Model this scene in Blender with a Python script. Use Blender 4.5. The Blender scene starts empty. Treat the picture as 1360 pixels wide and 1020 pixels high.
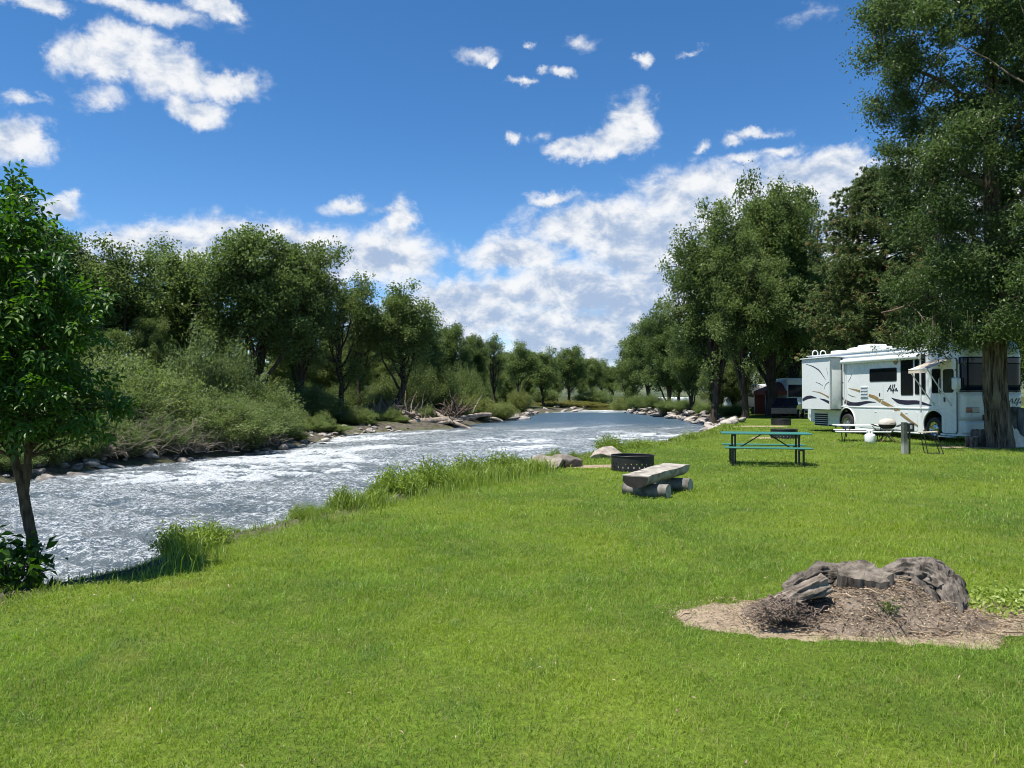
import bpy, bmesh, math, random
import numpy as np
from mathutils import Vector, Matrix, Euler
R = math.radians
sc = bpy.context.scene
C = sc.collection
rng = np.random.default_rng(7)
random.seed(7)

# ------------------------------------------------------------------ camera
F_PX, CX, CY, EYE, PITCH = 1021.0, 680.0, 510.0, 1.6, R(0.84)
def ray(px, py):
    u, v = (px - CX) / F_PX, (CY - py) / F_PX
    return u, math.cos(PITCH) - math.sin(PITCH) * v, math.sin(PITCH) + math.cos(PITCH) * v
def P(px, py, z=0.0):                      # pixel to a point on the level z
    x, y, w = ray(px, py); t = (z - EYE) / w
    return Vector((x * t, y * t, z))
def at(px, py, d):                         # pixel to a point d metres ahead
    x, y, w = ray(px, py); t = d / y
    return Vector((x * t, d, EYE + w * t))
cam = bpy.data.cameras.new('camera'); cam.sensor_width = 36; cam.lens = 36 * F_PX / 1360
cam.clip_start = 0.05; cam.clip_end = 6000
co = bpy.data.objects.new('camera', cam); C.objects.link(co)
co.location = (0, 0, EYE); co.rotation_euler = (R(90) + PITCH, 0, 0); sc.camera = co

# ------------------------------------------------------------------ tags
def tag(o, label=None, cat=None, group=None, kind=None):
    if label: o['label'] = label
    if cat: o['category'] = cat
    if group: o['group'] = group
    if kind: o['kind'] = kind
    return o
def empty(name, loc, rz=0.0):
    o = bpy.data.objects.new(name, None); C.objects.link(o)
    o.empty_display_size = 0.2
    o.location = loc; o.rotation_euler = (0, 0, rz); return o
def link(name, me, mat, parent=None):
    o = bpy.data.objects.new(name, me); C.objects.link(o)
    if mat is not None:
        if not len(me.materials): me.materials.append(mat)
        elif me.materials[0] != mat:                 # mesh data shared with another colour: the slot belongs to the object
            o.material_slots[0].link = 'OBJECT'; o.material_slots[0].material = mat
    if parent is not None: o.parent = parent
    return o
def copy_obj(o, parent=None):
    c = o.copy(); C.objects.link(c)
    if parent is not None: c.parent = parent
    for ch in list(o.children): copy_obj(ch, c)
    return c

# ------------------------------------------------------------------ numpy noise
def _hash(ix, iy, iz, s):
    h = (ix * 374761393 + iy * 668265263 + iz * 2147483647 + s * 1274126177) & 0xFFFFFFFF
    h = ((h ^ (h >> 13)) * 1274126177) & 0xFFFFFFFF
    h = (h ^ (h >> 16)) & 0xFFFFFFFF
    return h / 4294967295.0
def vnoise(p, s=0):
    p = np.asarray(p, dtype=np.float64); i = np.floor(p).astype(np.int64); f = p - i
    f = f * f * (3 - 2 * f); r = 0
    for dx in (0, 1):
        for dy in (0, 1):
            for dz in (0, 1):
                w = (f[..., 0] if dx else 1 - f[..., 0]) * (f[..., 1] if dy else 1 - f[..., 1]) * (f[..., 2] if dz else 1 - f[..., 2])
                r = r + w * _hash(i[..., 0] + dx, i[..., 1] + dy, i[..., 2] + dz, s)
    return r                                # 0..1
def fbm(p, octv=4, s=0):
    p = np.asarray(p, dtype=np.float64); a, t, r = 1.0, 0.0, 0
    for k in range(octv):
        r = r + a * vnoise(p, s + k); t += a; a *= 0.5; p = p * 2.03
    return r / t
def sstep(a, b, x):
    t = np.clip((x - a) / (b - a), 0, 1); return t * t * (3 - 2 * t)
def xyz(x, y, z=0.0):
    x = np.asarray(x, float); return np.stack([x, np.asarray(y, float) + 0 * x, np.asarray(z, float) + 0 * x], -1)

# ------------------------------------------------------------------ mesh builders
def big_mesh(name, V, faces, attrs=None, smooth=False):
    """V (n,3); faces: list of int arrays (m,k); attrs {name: per-face array}"""
    me = bpy.data.meshes.new(name)
    V = np.ascontiguousarray(V, dtype=np.float32)
    me.vertices.add(len(V)); me.vertices.foreach_set('co', V.ravel())
    faces = [f for f in faces if len(f)]
    idx = np.concatenate([f.ravel() for f in faces]).astype(np.int32)
    tot = np.concatenate([np.full(len(f), f.shape[1]) for f in faces]).astype(np.int32)
    st = np.concatenate([[0], np.cumsum(tot)[:-1]]).astype(np.int32)
    me.loops.add(len(idx)); me.loops.foreach_set('vertex_index', idx)
    me.polygons.add(len(tot)); me.polygons.foreach_set('loop_start', st)
    me.polygons.foreach_set('use_smooth', np.full(len(tot), smooth, dtype=bool))
    me.update(calc_edges=True)
    for k, a in (attrs or {}).items():
        dom = 'FACE' if len(a) == len(tot) else 'POINT'
        at_ = me.attributes.new(k, 'FLOAT', dom); at_.data.foreach_set('value', np.asarray(a, dtype=np.float32))
    return me
class MB:
    def __init__(s): s.V = []; s.F = []
    def add(s, V, F):
        o = len(s.V); s.V += [tuple(v) for v in V]; s.F += [tuple(int(i) + o for i in f) for f in F]; return s
    def bm(s, bm, M=None):
        if M is not None: bm.transform(M)
        bm.verts.index_update(); s.add([v.co[:] for v in bm.verts], [[v.index for v in f.verts] for f in bm.faces]); bm.free(); return s
    def box(s, size, loc, rot=(0, 0, 0), bev=0.0, seg=2):
        bm = bmesh.new(); bmesh.ops.create_cube(bm, size=1)
        bm.transform(Matrix.Diagonal((*size, 1)))
        if bev > 0: bmesh.ops.bevel(bm, geom=bm.edges[:], offset=bev, segments=seg, affect='EDGES', profile=0.5)
        return s.bm(bm, Matrix.Translation(loc) @ Euler(rot).to_matrix().to_4x4())
    def cyl(s, r, h, loc, rot=(0, 0, 0), n=24, r2=None, bev=0.0):
        bm = bmesh.new(); bmesh.ops.create_cone(bm, cap_ends=True, segments=n, radius1=r, radius2=r if r2 is None else r2, depth=h)
        if bev > 0:
            e = [e for e in bm.edges if any(len(f.verts) > 4 for f in e.link_faces)]
            bmesh.ops.bevel(bm, geom=e, offset=bev, segments=2, affect='EDGES', profile=0.5)
        return s.bm(bm, Matrix.Translation(loc) @ Euler(rot).to_matrix().to_4x4())
    def tube(s, pts, rad, n=8, cap=True):
        V, F = tube_np(pts, rad, n); s.add(V, F)
        if cap:
            o = len(s.V) - len(V); m = len(pts)
            s.F.append(tuple(o + i for i in reversed(range(n)))); s.F.append(tuple(o + (m - 1) * n + i for i in range(n)))
        return s
    def lathe(s, prof, loc=(0, 0, 0), n=32):
        V = []; F = []; m = len(prof)
        for i in range(n):
            a = 2 * math.pi * i / n
            V += [(loc[0] + r * math.cos(a), loc[1] + r * math.sin(a), loc[2] + z) for r, z in prof]
        for i in range(n):
            for j in range(m - 1):
                a, b = i * m + j, ((i + 1) % n) * m + j
                F.append((a, b, b + 1, a + 1))
        return s.add(V, F)
    def build(s, name, mat, parent=None, smooth=False, angle=None):
        me = bpy.data.meshes.new(name); me.from_pydata(s.V, [], s.F); me.update()
        o = link(name, me, mat, parent)
        if smooth: me.polygons.foreach_set('use_smooth', np.ones(len(me.polygons), dtype=bool))
        if angle:
            bm = bmesh.new(); bm.from_mesh(me)
            for f in bm.faces: f.smooth = True
            for e in bm.edges:
                if len(e.link_faces) == 2 and e.calc_face_angle(0) > angle: e.smooth = False
            bm.to_mesh(me); bm.free()
        return o
def tube_np(pts, rad, n=8):
    pts = np.asarray([tuple(p) for p in pts], float); m = len(pts)
    rad = np.broadcast_to(np.asarray(rad, float), (m,))
    T = np.gradient(pts, axis=0); T /= np.linalg.norm(T, axis=1)[:, None] + 1e-9
    ref = np.array([0, 0, 1.0]) if abs(T[0][2]) < 0.9 else np.array([1.0, 0, 0])
    N = np.cross(T[0], ref); N /= np.linalg.norm(N); V = []
    a = np.arange(n) * 2 * math.pi / n
    for k in range(m):
        N = N - T[k] * N.dot(T[k]); N /= np.linalg.norm(N) + 1e-9; B = np.cross(T[k], N)
        V.append(pts[k] + rad[k] * (np.cos(a)[:, None] * N + np.sin(a)[:, None] * B))
    V = np.concatenate(V); i = np.arange(n); F = []
    for k in range(m - 1):
        F.append(np.stack([k * n + i, k * n + (i + 1) % n, (k + 1) * n + (i + 1) % n, (k + 1) * n + i], 1))
    return V, np.concatenate(F)
class NB:                                   # numpy accumulator for big meshes
    def __init__(s): s.V = []; s.F = {3: [], 4: []}; s.A = {3: [], 4: []}; s.n = 0
    def add(s, V, F, a=0.5):
        k = F.shape[1]; s.V.append(V); s.F[k].append(F + s.n); s.A[k].append(np.broadcast_to(np.asarray(a, float), (len(F),))); s.n += len(V)
    def mesh(s, name, smooth=False, attr='tint'):
        fs = []; aa = []
        for k in (4, 3):
            if s.F[k]: fs.append(np.concatenate(s.F[k])); aa.append(np.concatenate(s.A[k]))
        return big_mesh(name, np.concatenate(s.V), fs, {attr: np.concatenate(aa)}, smooth)

# ------------------------------------------------------------------ materials
class NT:
    def __init__(s, name):
        s.m = bpy.data.materials.new(name); s.m.use_nodes = True; s.t = s.m.node_tree; s.t.nodes.clear()
    def n(s, typ, ins=None, **kw):
        nd = s.t.nodes.new(typ)
        for k, v in kw.items(): setattr(nd, k, v)
        for k, v in (ins or {}).items():
            if isinstance(v, bpy.types.NodeSocket): s.t.links.new(v, nd.inputs[k])
            else: nd.inputs[k].default_value = v
        return nd
    def math(s, op, a, b=0.0, c=None, clamp=False):
        d = {0: a, 1: b}
        if c is not None: d[2] = c
        return s.n('ShaderNodeMath', d, operation=op, use_clamp=clamp).outputs[0]
    def noise(s, scale, detail=3, rough=0.55, vec=None, w=None):
        d = {'Scale': scale, 'Detail': detail, 'Roughness': rough}
        if vec is not None: d['Vector'] = vec
        return s.n('ShaderNodeTexNoise', d).outputs[0]
    def ss(s, x, a, b, lo=0.0, hi=1.0):
        return s.n('ShaderNodeMapRange', {0: x, 1: a, 2: b, 3: lo, 4: hi}, interpolation_type='SMOOTHSTEP').outputs[0]
    def mix(s, f, a, b):
        nd = s.t.nodes.new('ShaderNodeMix'); nd.data_type = 'RGBA'
        for i, v in ((0, f), (6, a), (7, b)):
            if isinstance(v, bpy.types.NodeSocket): s.t.links.new(v, nd.inputs[i])
            else: nd.inputs[i].default_value = (*v, 1) if i and len(v) == 3 else v
        return nd.outputs[2]
    def attr(s, name): return s.n('ShaderNodeAttribute', attribute_name=name).outputs['Fac']
    def obj(s): return s.n('ShaderNodeTexCoord').outputs['Object']
    def pos(s): return s.n('ShaderNodeNewGeometry').outputs['Position']
    def out(s, sh):
        o = s.t.nodes.new('ShaderNodeOutputMaterial'); s.t.links.new(sh, o.inputs[0]); return s.m
    def pbsdf(s, col, rough=0.6, spec=0.5, metal=0.0, normal=None, coat=0.0):
        d = {'Base Color': col if isinstance(col, bpy.types.NodeSocket) else (*col, 1), 'Roughness': rough, 'Specular IOR Level': spec, 'Metallic': metal}
        if normal is not None: d['Normal'] = normal
        if coat: d['Coat Weight'] = coat; d['Coat Roughness'] = 0.06
        return s.n('ShaderNodeBsdfPrincipled', d).outputs[0]
    def bump(s, h, strength=0.4, dist=0.02):
        return s.n('ShaderNodeBump', {'Strength': strength, 'Distance': dist, 'Height': h}).outputs[0]

def leaf_mat(name, dark, mid, light, trans=0.35, rough=0.45, spec=0.35, odd=None, oddcut=0.965):
    t = NT(name); a = t.attr('tint')
    r = t.n('ShaderNodeObjectInfo').outputs['Random']
    a2 = t.math('ADD', a, t.math('MULTIPLY', t.math('SUBTRACT', r, 0.5), 0.16), clamp=True)
    col = t.mix(t.ss(a2, 0.0, 0.5), dark, mid); col = t.mix(t.ss(a2, 0.5, 1.0), col, light)
    if odd: col = t.mix(t.ss(t.math('FRACT', t.math('MULTIPLY', a, 61.7)), oddcut, oddcut + 0.02), col, odd)
    tr = t.n('ShaderNodeMix', {0: 0.5}, data_type='RGBA')
    trc = t.n('ShaderNodeHueSaturation', {'Saturation': 1.15, 'Value': 1.35, 'Color': col}).outputs[0]
    b = t.pbsdf(col, rough, spec)
    tl = t.n('ShaderNodeBsdfTranslucent', {'Color': trc}).outputs[0]
    return t.out(t.n('ShaderNodeMixShader', {0: trans, 1: b, 2: tl}).outputs[0])
def plain(name, col, rough=0.5, metal=0.0, spec=0.5, var=0.12, scale=6.0, bumpk=0.0, bscale=40.0, coat=0.0):
    t = NT(name); o = t.obj(); n = t.noise(scale, 5, 0.6, o)
    c = t.mix(t.ss(n, 0.3, 0.7), [x * (1 - var) for x in col], [min(1, x * (1 + var)) for x in col])
    rr = t.ss(t.noise(scale * 3, 3, 0.5, o), 0.2, 0.8, max(0.02, rough - 0.08), min(1, rough + 0.08))
    nm = t.bump(t.noise(bscale, 4, 0.6, o), bumpk, 0.01) if bumpk else None
    return t.out(t.pbsdf(c, rr, spec, metal, nm, coat))
def bark_mat(name, dark, light, sx=9.0, sz=1.4, bumpk=0.9, dist=0.04):
    t = NT(name); o = t.obj()
    mp = t.n('ShaderNodeMapping', {'Vector': o, 'Scale': (sx, sx, sz)}).outputs[0]
    n = t.noise(1.0, 6, 0.62, mp); n2 = t.noise(2.3, 5, 0.6, o)
    h = t.ss(n, 0.3, 0.66); c = t.mix(h, dark, light)
    c = t.mix(t.ss(n2, 0.5, 0.75, 0, 0.5), c, [x * 0.6 for x in light])
    return t.out(t.pbsdf(c, 0.9, 0.2, 0, t.bump(n, bumpk, dist)))
M = {}
M['cotton'] = leaf_mat('cottonwood_leaf', (0.062, 0.096, 0.028), (0.130, 0.182, 0.056), (0.225, 0.275, 0.108), 0.48, 0.42, 0.22)
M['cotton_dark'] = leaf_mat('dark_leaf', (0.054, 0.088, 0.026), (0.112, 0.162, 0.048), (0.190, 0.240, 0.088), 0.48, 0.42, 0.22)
M['mid_green'] = leaf_mat('mid_green_leaf', (.075, .110, .032), (.150, .200, .062), (.245, .295, .115), .48, .5, .25)
M['near_cotton'] = leaf_mat('narrow_leaf', (0.042, 0.070, 0.020), (0.086, 0.134, 0.040), (0.175, 0.225, 0.090), 0.44, 0.4, 0.35)
M['willow'] = leaf_mat('willow_leaf', (0.070, 0.106, 0.032), (0.132, 0.180, 0.056), (0.225, 0.268, 0.104), 0.4, 0.5, 0.3)
M['young'] = leaf_mat('ash_leaf', (0.024, 0.062, 0.010), (0.052, 0.120, 0.018), (0.115, 0.205, 0.034), 0.45, 0.42, 0.35)
M['willow_yellow'] = leaf_mat('yellow_willow_leaf', (.090, .120, .030), (.165, .200, .055), (.255, .285, .100), .42, .5, .3)
M['weed'] = leaf_mat('weed_leaf', (0.120, 0.175, 0.028), (0.215, 0.295, 0.050), (0.340, 0.410, 0.110), 0.42, 0.45, 0.35)
M['needle'] = leaf_mat('pine_needle', (0.062, 0.092, 0.028), (0.120, 0.165, 0.055), (0.200, 0.240, 0.092), 0.32, 0.5, 0.3)
M['needle_dry'] = leaf_mat('dry_needle', (0.100, 0.092, 0.036), (0.180, 0.158, 0.062), (0.260, 0.225, 0.100), 0.3, 0.6, 0.2)
M['yellow_grass'] = leaf_mat('bar_grass', (0.120, 0.130, 0.035), (0.190, 0.190, 0.055), (0.250, 0.230, 0.085), 0.4, 0.6, 0.2)
M['twig'] = plain('dry_twig', (0.21, 0.175, 0.135), 0.85, var=0.35, scale=3)
M['willow_stem'] = plain('willow_stem', (.075, .078, .04), .8, var=.3, scale=3)
M['bark'] = bark_mat('cottonwood_bark', (0.018, 0.014, 0.010), (0.075, 0.060, 0.045), 5.0, 0.9)
M['bark_near'] = bark_mat('furrowed_bark', (0.014, 0.010, 0.007), (0.230, 0.180, 0.130), 9.0, 0.9, 1.0, 0.10)
M['bark_young'] = bark_mat('young_bark', (0.040, 0.028, 0.018), (0.120, 0.085, 0.055), 30, 9, 0.8, 0.008)
M['driftwood'] = bark_mat('driftwood', (0.11, 0.085, 0.065), (0.36, 0.30, 0.235), 6, 6, 0.6, 0.02)
M['rock'] = None
def rock_mat(name, a, b, sp=1.0):
    t = NT(name); o = t.obj(); n = t.noise(2.5 * sp, 8, 0.65, o); m2 = t.noise(18 * sp, 4, 0.7, o)
    r = t.n('ShaderNodeObjectInfo').outputs['Random']
    c = t.mix(t.ss(n, 0.3, 0.7), a, b); c = t.mix(t.ss(m2, 0.55, 0.75, 0, 0.5), c, [x * 0.45 for x in a])
    c = t.n('ShaderNodeHueSaturation', {'Value': t.ss(r, 0, 1, 0.6, 1.25), 'Color': c}).outputs[0]
    return t.out(t.pbsdf(c, 0.85, 0.3, 0, t.bump(t.math('ADD', n, t.math('MULTIPLY', m2, 0.3)), 0.7, 0.06)))
M['rock'] = rock_mat('river_rock', (0.20, 0.175, 0.15), (0.42, 0.385, 0.34))
M['boulder'] = rock_mat('boulder_rock', (0.18, 0.15, 0.125), (0.34, 0.295, 0.245), 2.0)

# ------------------------------------------------------------------ terrain
WATER = -0.6
def gp(px, py, z=0.0): v = P(px, py, z); return (v.x, v.y)
NEAR = [(-60, -60), (-14, -8), (-8.5, 0), (-5.6, 4.4)] + [gp(*q) for q in
        ((0, 787), (60, 770), (130, 757), (200, 742), (330, 703), (480, 664), (600, 641), (700, 621), (760, 607), (830, 593), (900, 582.5), (945, 573), (965, 564))] + \
       [(15.2, 52), (16.6, 64), (16.4, 82), (16.0, 98), (19, 108), (40, 116), (220, 130)]
FAR = [(-90, -60), (-34, -6), (-20, 12)] + [gp(*q, WATER) for q in
        ((0, 640), (140, 620), (300, 605), (400, 590), (460, 575.5), (540, 571), (600, 568), (625, 563), (700, 553), (716, 548.5))] + \
      [(8.5, 109), (14, 121), (26, 130), (220, 152)]
NEAR = np.array(NEAR); FAR = np.array(FAR); POLY = np.concatenate([NEAR, FAR[::-1]])
def seg_dist(x, y, L):
    d = np.full(x.shape, 1e9)
    for (ax, ay), (bx, by) in zip(L[:-1], L[1:]):
        vx, vy = bx - ax, by - ay; t = np.clip(((x - ax) * vx + (y - ay) * vy) / (vx * vx + vy * vy), 0, 1)
        d = np.minimum(d, np.hypot(x - ax - t * vx, y - ay - t * vy))
    return d
def inside(x, y, L=POLY):
    r = np.zeros(x.shape, bool); n = len(L)
    for i in range(n):
        (ax, ay), (bx, by) = L[i], L[(i + 1) % n]
        if ay == by: continue
        r ^= ((ay > y) != (by > y)) & (x < (bx - ax) * (y - ay) / (by - ay) + ax)
    return r
def terrain(x, y):
    """height, wood side, distance to near bank (positive on the lawn), distance to far bank (positive in the wood)"""
    x = np.asarray(x, float); y = np.asarray(y, float)
    x = x + (vnoise(xyz(x * .9, y * .9), 41) - .5) * .35; 
    dn, df, ins = seg_dist(x, y, NEAR), seg_dist(x, y, FAR), inside(x, y)
    lawn = (~ins) & (dn < df)
    big = fbm(xyz(x * 0.12, y * 0.12), 3, 5) - 0.5; mid = fbm(xyz(x * 0.7, y * 0.7), 3, 9) - 0.5
    z_l = 0.10 * big * sstep(3, 20, np.hypot(x, y)) + 0.05 * mid - 0.03
    z_w = WATER + 0.55 * (1 - np.exp(-df / 1.3)) + 0.25 * sstep(2, 14, df) + 0.5 * mid * sstep(0.3, 3, df) + 0.2 * big
    zn = -0.04 - 0.75 * sstep(0, 1.1, dn) - 0.5 * sstep(0.8, 4, dn) + 0.12 * mid
    zf = WATER - 0.3 * np.minimum(df, 4) + 0.1 * mid
    z = np.where(ins, np.maximum(zn, zf), np.where(lawn, z_l - 0.06 * np.exp(-dn / 0.5), z_w))
    return z, np.where(ins, 0, np.where(lawn, 0, 1)), np.where(lawn, dn, -dn), np.where(ins, -df, np.where(lawn, -df, df))
def gz(x, y): return float(terrain(np.array([x]), np.array([y]))[0][0])

# bare patches on the lawn: (x, y, rx, ry)
PATCH = [(2.74, 5.62, 1.60, 0.55), (2.05, 17.9, 0.95, 0.5), (15.1, 24.4, 1.7, 0.45), (1.55, 18.2, 0.75, 0.28), (9.9, 29.6, 0.9, 0.5), (13.2, 40.5, 1.6, 1.0)]
def patch_val(x, y):
    v = np.full(np.shape(x), 9.0); n = (fbm(xyz(x * 2.6, y * 2.6), 4, 3) - 0.5) * 0.75
    for px_, py_, rx, ry in PATCH: v = np.minimum(v, np.hypot((x - px_) / rx, (y - py_) / ry) + n)
    return v
NR, NA = 430, 760
rr = 0.25 * (2600 / 0.25) ** (np.linspace(0, 1, NR) ** 0.92)
A_ = np.concatenate([np.linspace(-50, 50, 560, endpoint=False), np.linspace(50, 310, 200, endpoint=False)]) * math.pi / 180
gx = (rr[:, None] * np.sin(A_)[None]).ravel(); gy = (rr[:, None] * np.cos(A_)[None]).ravel()
hz, wood, dN, dF = terrain(gx, gy)
i = np.arange(NR - 1)[:, None] * NA; j = np.arange(NA)[None]; j2 = (j + 1) % NA
Fq = np.stack([(i + j), (i + NA + j), (i + NA + j2), (i + j2)], -1).reshape(-1, 4)
V = np.stack([gx, gy, hz], 1); V = np.concatenate([V, [[0, 0, gz(0, 0)]]])
Ft = np.stack([np.full(NA, NR * NA), np.arange(NA), (np.arange(NA) + 1) % NA], 1)
pv = patch_val(gx, gy)
soil = 1 - sstep(0.85, 1.1, pv)
bank = np.clip(1 - sstep(-0.1, 0.35, dN), 0, 1) * (1 - wood)
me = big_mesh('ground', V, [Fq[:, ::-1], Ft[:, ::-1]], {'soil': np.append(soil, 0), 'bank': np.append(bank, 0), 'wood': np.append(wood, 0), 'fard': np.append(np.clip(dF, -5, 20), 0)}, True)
t = NT('ground'); p = t.pos()
g1, g2, g3 = t.noise(0.35, 4, 0.6, p), t.noise(2.2, 5, 0.65, p), t.noise(28, 4, 0.7, p)
green = t.mix(t.ss(g1, 0.35, 0.65), (0.070, 0.125, 0.012), (0.150, 0.220, 0.022))
green = t.mix(t.ss(g2, 0.45, 0.75, 0, 0.55), green, (0.19, 0.21, 0.04))
green = t.mix(t.ss(g3, 0.35, 0.7, 0.55, 0.0), green, (0.03, 0.035, 0.012))
soilc = t.mix(t.ss(t.noise(9, 6, 0.7, p), 0.3, 0.7), (0.18, 0.135, 0.09), (0.36, 0.285, 0.195))
soilc = t.mix(t.ss(t.noise(55, 4, 0.7, p), 0.5, 0.72, 0, 0.6), soilc, (0.52, 0.44, 0.33))
bankc = t.mix(t.ss(t.noise(3.5, 6, 0.7, p), 0.35, 0.65), (0.05, 0.042, 0.033), (0.14, 0.125, 0.10))
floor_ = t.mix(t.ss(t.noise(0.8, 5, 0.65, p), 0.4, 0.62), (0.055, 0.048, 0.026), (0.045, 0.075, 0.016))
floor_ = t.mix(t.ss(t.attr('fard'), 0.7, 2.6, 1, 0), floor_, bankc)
sm = t.ss(t.math('ADD', t.attr('soil'), t.math('MULTIPLY', t.math('SUBTRACT', g3, 0.5), 0.8)), 0.35, 0.6)
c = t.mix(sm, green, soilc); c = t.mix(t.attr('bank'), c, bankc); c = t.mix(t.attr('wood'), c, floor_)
M['ground'] = t.out(t.pbsdf(c, 0.95, 0.1, 0, t.bump(t.math('ADD', g3, t.math('MULTIPLY', g2, 2.0)), 0.8, 0.03)))
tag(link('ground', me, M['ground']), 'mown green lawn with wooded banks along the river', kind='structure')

# ------------------------------------------------------------------ river
nr, na = 560, 620
wr = 7.0 * (175 / 7.0) ** np.linspace(0, 1, nr); wa = np.linspace(-72, 30, na) * math.pi / 180
wx = (wr[:, None] * np.sin(wa)[None]); wy = (wr[:, None] * np.cos(wa)[None])
dnw = seg_dist(wx, wy, NEAR); dfw = seg_dist(wx, wy, FAR); insw = inside(wx, wy)
fast = sstep(75, 26, np.hypot(wx, wy)) * 0.8 + 0.2                      # rough rapids near, smoother far
fast = np.maximum(fast, sstep(93, 103, wy) * sstep(125, 110, wy) * 0.9)
# flow-aligned coordinates
fu = wx * 0.55 + wy * 0.83; fv = -wx * 0.83 + wy * 0.55
h = 0.30 * (fbm(xyz(fu * 0.42, fv * 0.55, 1.3), 2, 61) - 0.5)
r1 = 1 - np.abs(2 * fbm(xyz(fu * 1.5, fv * 1.0, 4.1), 3, 71) - 1); r2 = 1 - np.abs(2 * vnoise(xyz(fu * 4.2, fv * 3.2, 2.2), 77) - 1)
r3 = vnoise(xyz(fu * 9, fv * 7, 8.2), 79)
h = h + 0.17 * (r1 ** 2 - 0.4) + 0.055 * (r2 ** 2 - 0.4) + 0.02 * r3
shore = sstep(0, 1.6, np.minimum(dnw, dfw))
fade = np.clip(14 / np.hypot(wx, wy), 0.35, 1)
wz = WATER - 0.05 + h * fast * (0.25 + 0.75 * shore) * fade ** 0.4 * .85
foam = sstep(0.52, 0.8, 0.5 * r1 ** 1.5 + 0.35 * fbm(xyz(fu * 0.3, fv * 0.55, 7), 3, 83) + 0.35 * r2 * r3 + 0.2 * (h / 0.2)) * fast
big_f = sstep(0.5, 0.72, fbm(xyz(fu * 0.22, fv * 0.4, 3), 3, 91))
foam = np.clip(foam * (0.45 + 0.9 * big_f) + 0.6 * sstep(104, 108, wy) * sstep(118, 111, wy) * r1, 0, 1)
i = np.arange(nr - 1)[:, None] * na; j = np.arange(na - 1)[None]
Fq = np.stack([(i + j), (i + j + 1), (i + na + j + 1), (i + na + j)], -1).reshape(-1, 4)
keep = (insw | (np.minimum(dnw, dfw) < 2.5)).ravel()
Fq = Fq[keep[Fq].all(1)]
me = big_mesh('river', np.stack([wx.ravel(), wy.ravel(), wz.ravel()], 1), [Fq], {'foam': foam.ravel(), 'fast': fast.ravel()}, True)
t = NT('river_water'); p = t.pos()
mp = t.n('ShaderNodeMapping', {'Vector': p, 'Rotation': (0, 0, R(-56)), 'Scale': (1.0, 1.9, 1.0)}).outputs[0]
nA, nB = t.noise(7.5, 7, 0.76, mp), t.noise(30, 4, 0.7, mp)
fo = t.math('ADD', t.math('MULTIPLY', t.attr('foam'), 0.66), t.math('MULTIPLY', t.math('SUBTRACT', nA, 0.5), 3.0))
fo = t.math('ADD', fo, t.math('MULTIPLY', t.math('SUBTRACT', nB, 0.5), 1.5))
fo = t.math('MULTIPLY', t.ss(fo, 0.22, 0.62), t.ss(t.attr('fast'), 0.2, 0.75, 0.12, 1.0))
deep = t.mix(t.ss(t.noise(0.5, 3, 0.5, mp), 0.35, 0.65), (0.085, 0.115, 0.130), (0.150, 0.178, 0.185))
deep = t.mix(t.ss(t.attr('fast'), .25, .7, .85, 0), deep, (.035, .085, .145))  # far water bluer: the reflected upper sky is put into the base colour
wn = t.bump(t.math('ADD', t.math('MULTIPLY', nA, 1.0), t.math('MULTIPLY', nB, 0.45)), 0.75, 0.12)
wsh = t.pbsdf(deep, 0.22, 0.5, 0, wn)
fsh = t.pbsdf(t.mix(nB, (0.50, 0.54, 0.56), (0.80, 0.82, 0.82)), 0.7, 0.3, 0, wn)
M['water'] = t.out(t.n('ShaderNodeMixShader', {0: fo, 1: wsh, 2: fsh}).outputs[0])
tag(link('river', me, M['water']), 'fast shallow river broken by white rapids', kind='structure')

# ------------------------------------------------------------------ lawn blades
def blades(name, mat, X, Y, Z, hgt, wid, lean, label, tint, kind='stuff', curl=0.5):
    n = len(X); a = rng.uniform(0, 2 * math.pi, n); l = rng.uniform(0, 2 * math.pi, n)
    b = np.stack([X, Y, Z], 1)
    sx = np.stack([np.cos(a), np.sin(a), 0 * a], 1) * (wid * 0.5)[:, None]
    ld = np.stack([np.cos(l), np.sin(l), 0 * a], 1) * (lean * hgt)[:, None]
    up = np.zeros((n, 3)); up[:, 2] = hgt
    mid = b + ld * 0.35 + up * 0.6; tip = b + ld * (1 + curl * 0.3) + up * (1 - 0.25 * lean)[:, None]
    V = np.stack([b - sx, b + sx, mid + sx * 0.8, mid - sx * 0.8, tip], 1).reshape(-1, 3)
    k = np.arange(n)[:, None] * 5
    me = big_mesh(name, V, [k + np.array([[0, 1, 2, 3]]), k + np.array([[3, 2, 4]])], {'tint': np.concatenate([tint, tint])})
    o = link(name, me, mat); return tag(o, label, 'grass' if kind != 'structure' else None, None, kind)
t = NT('lawn_blade'); p = t.pos(); a = t.attr('tint')
g1, g2 = t.noise(0.33, 4, 0.6, p), t.noise(1.7, 4, 0.65, p)
c = t.mix(a, (0.084, 0.160, 0.020), (0.275, 0.405, 0.058))
c = t.mix(t.ss(g1, 0.38, 0.66, 0, 0.75), c, (0.265, 0.330, 0.026))
c = t.mix(t.ss(g2, 0.52, 0.72, 0, 0.7), c, (0.110, 0.200, 0.060))
c = t.mix(t.ss(t.noise(0.8, 4, 0.6, p), 0.56, 0.72, 0, 0.45), c, (0.060, 0.130, 0.010))
c = t.mix(t.math('MULTIPLY', t.ss(t.noise(0.55, 4, 0.65, p), 0.54, 0.70), t.ss(g2, .35, .6, .2, .75)), c, (0.30, 0.30, 0.075))
c = t.mix(t.ss(t.math('FRACT', t.math('MULTIPLY', a, 37.3)), 0.90, 0.92), c, (0.34, 0.30, 0.13))
b_ = t.pbsdf(c, 0.42, 0.45)
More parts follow.
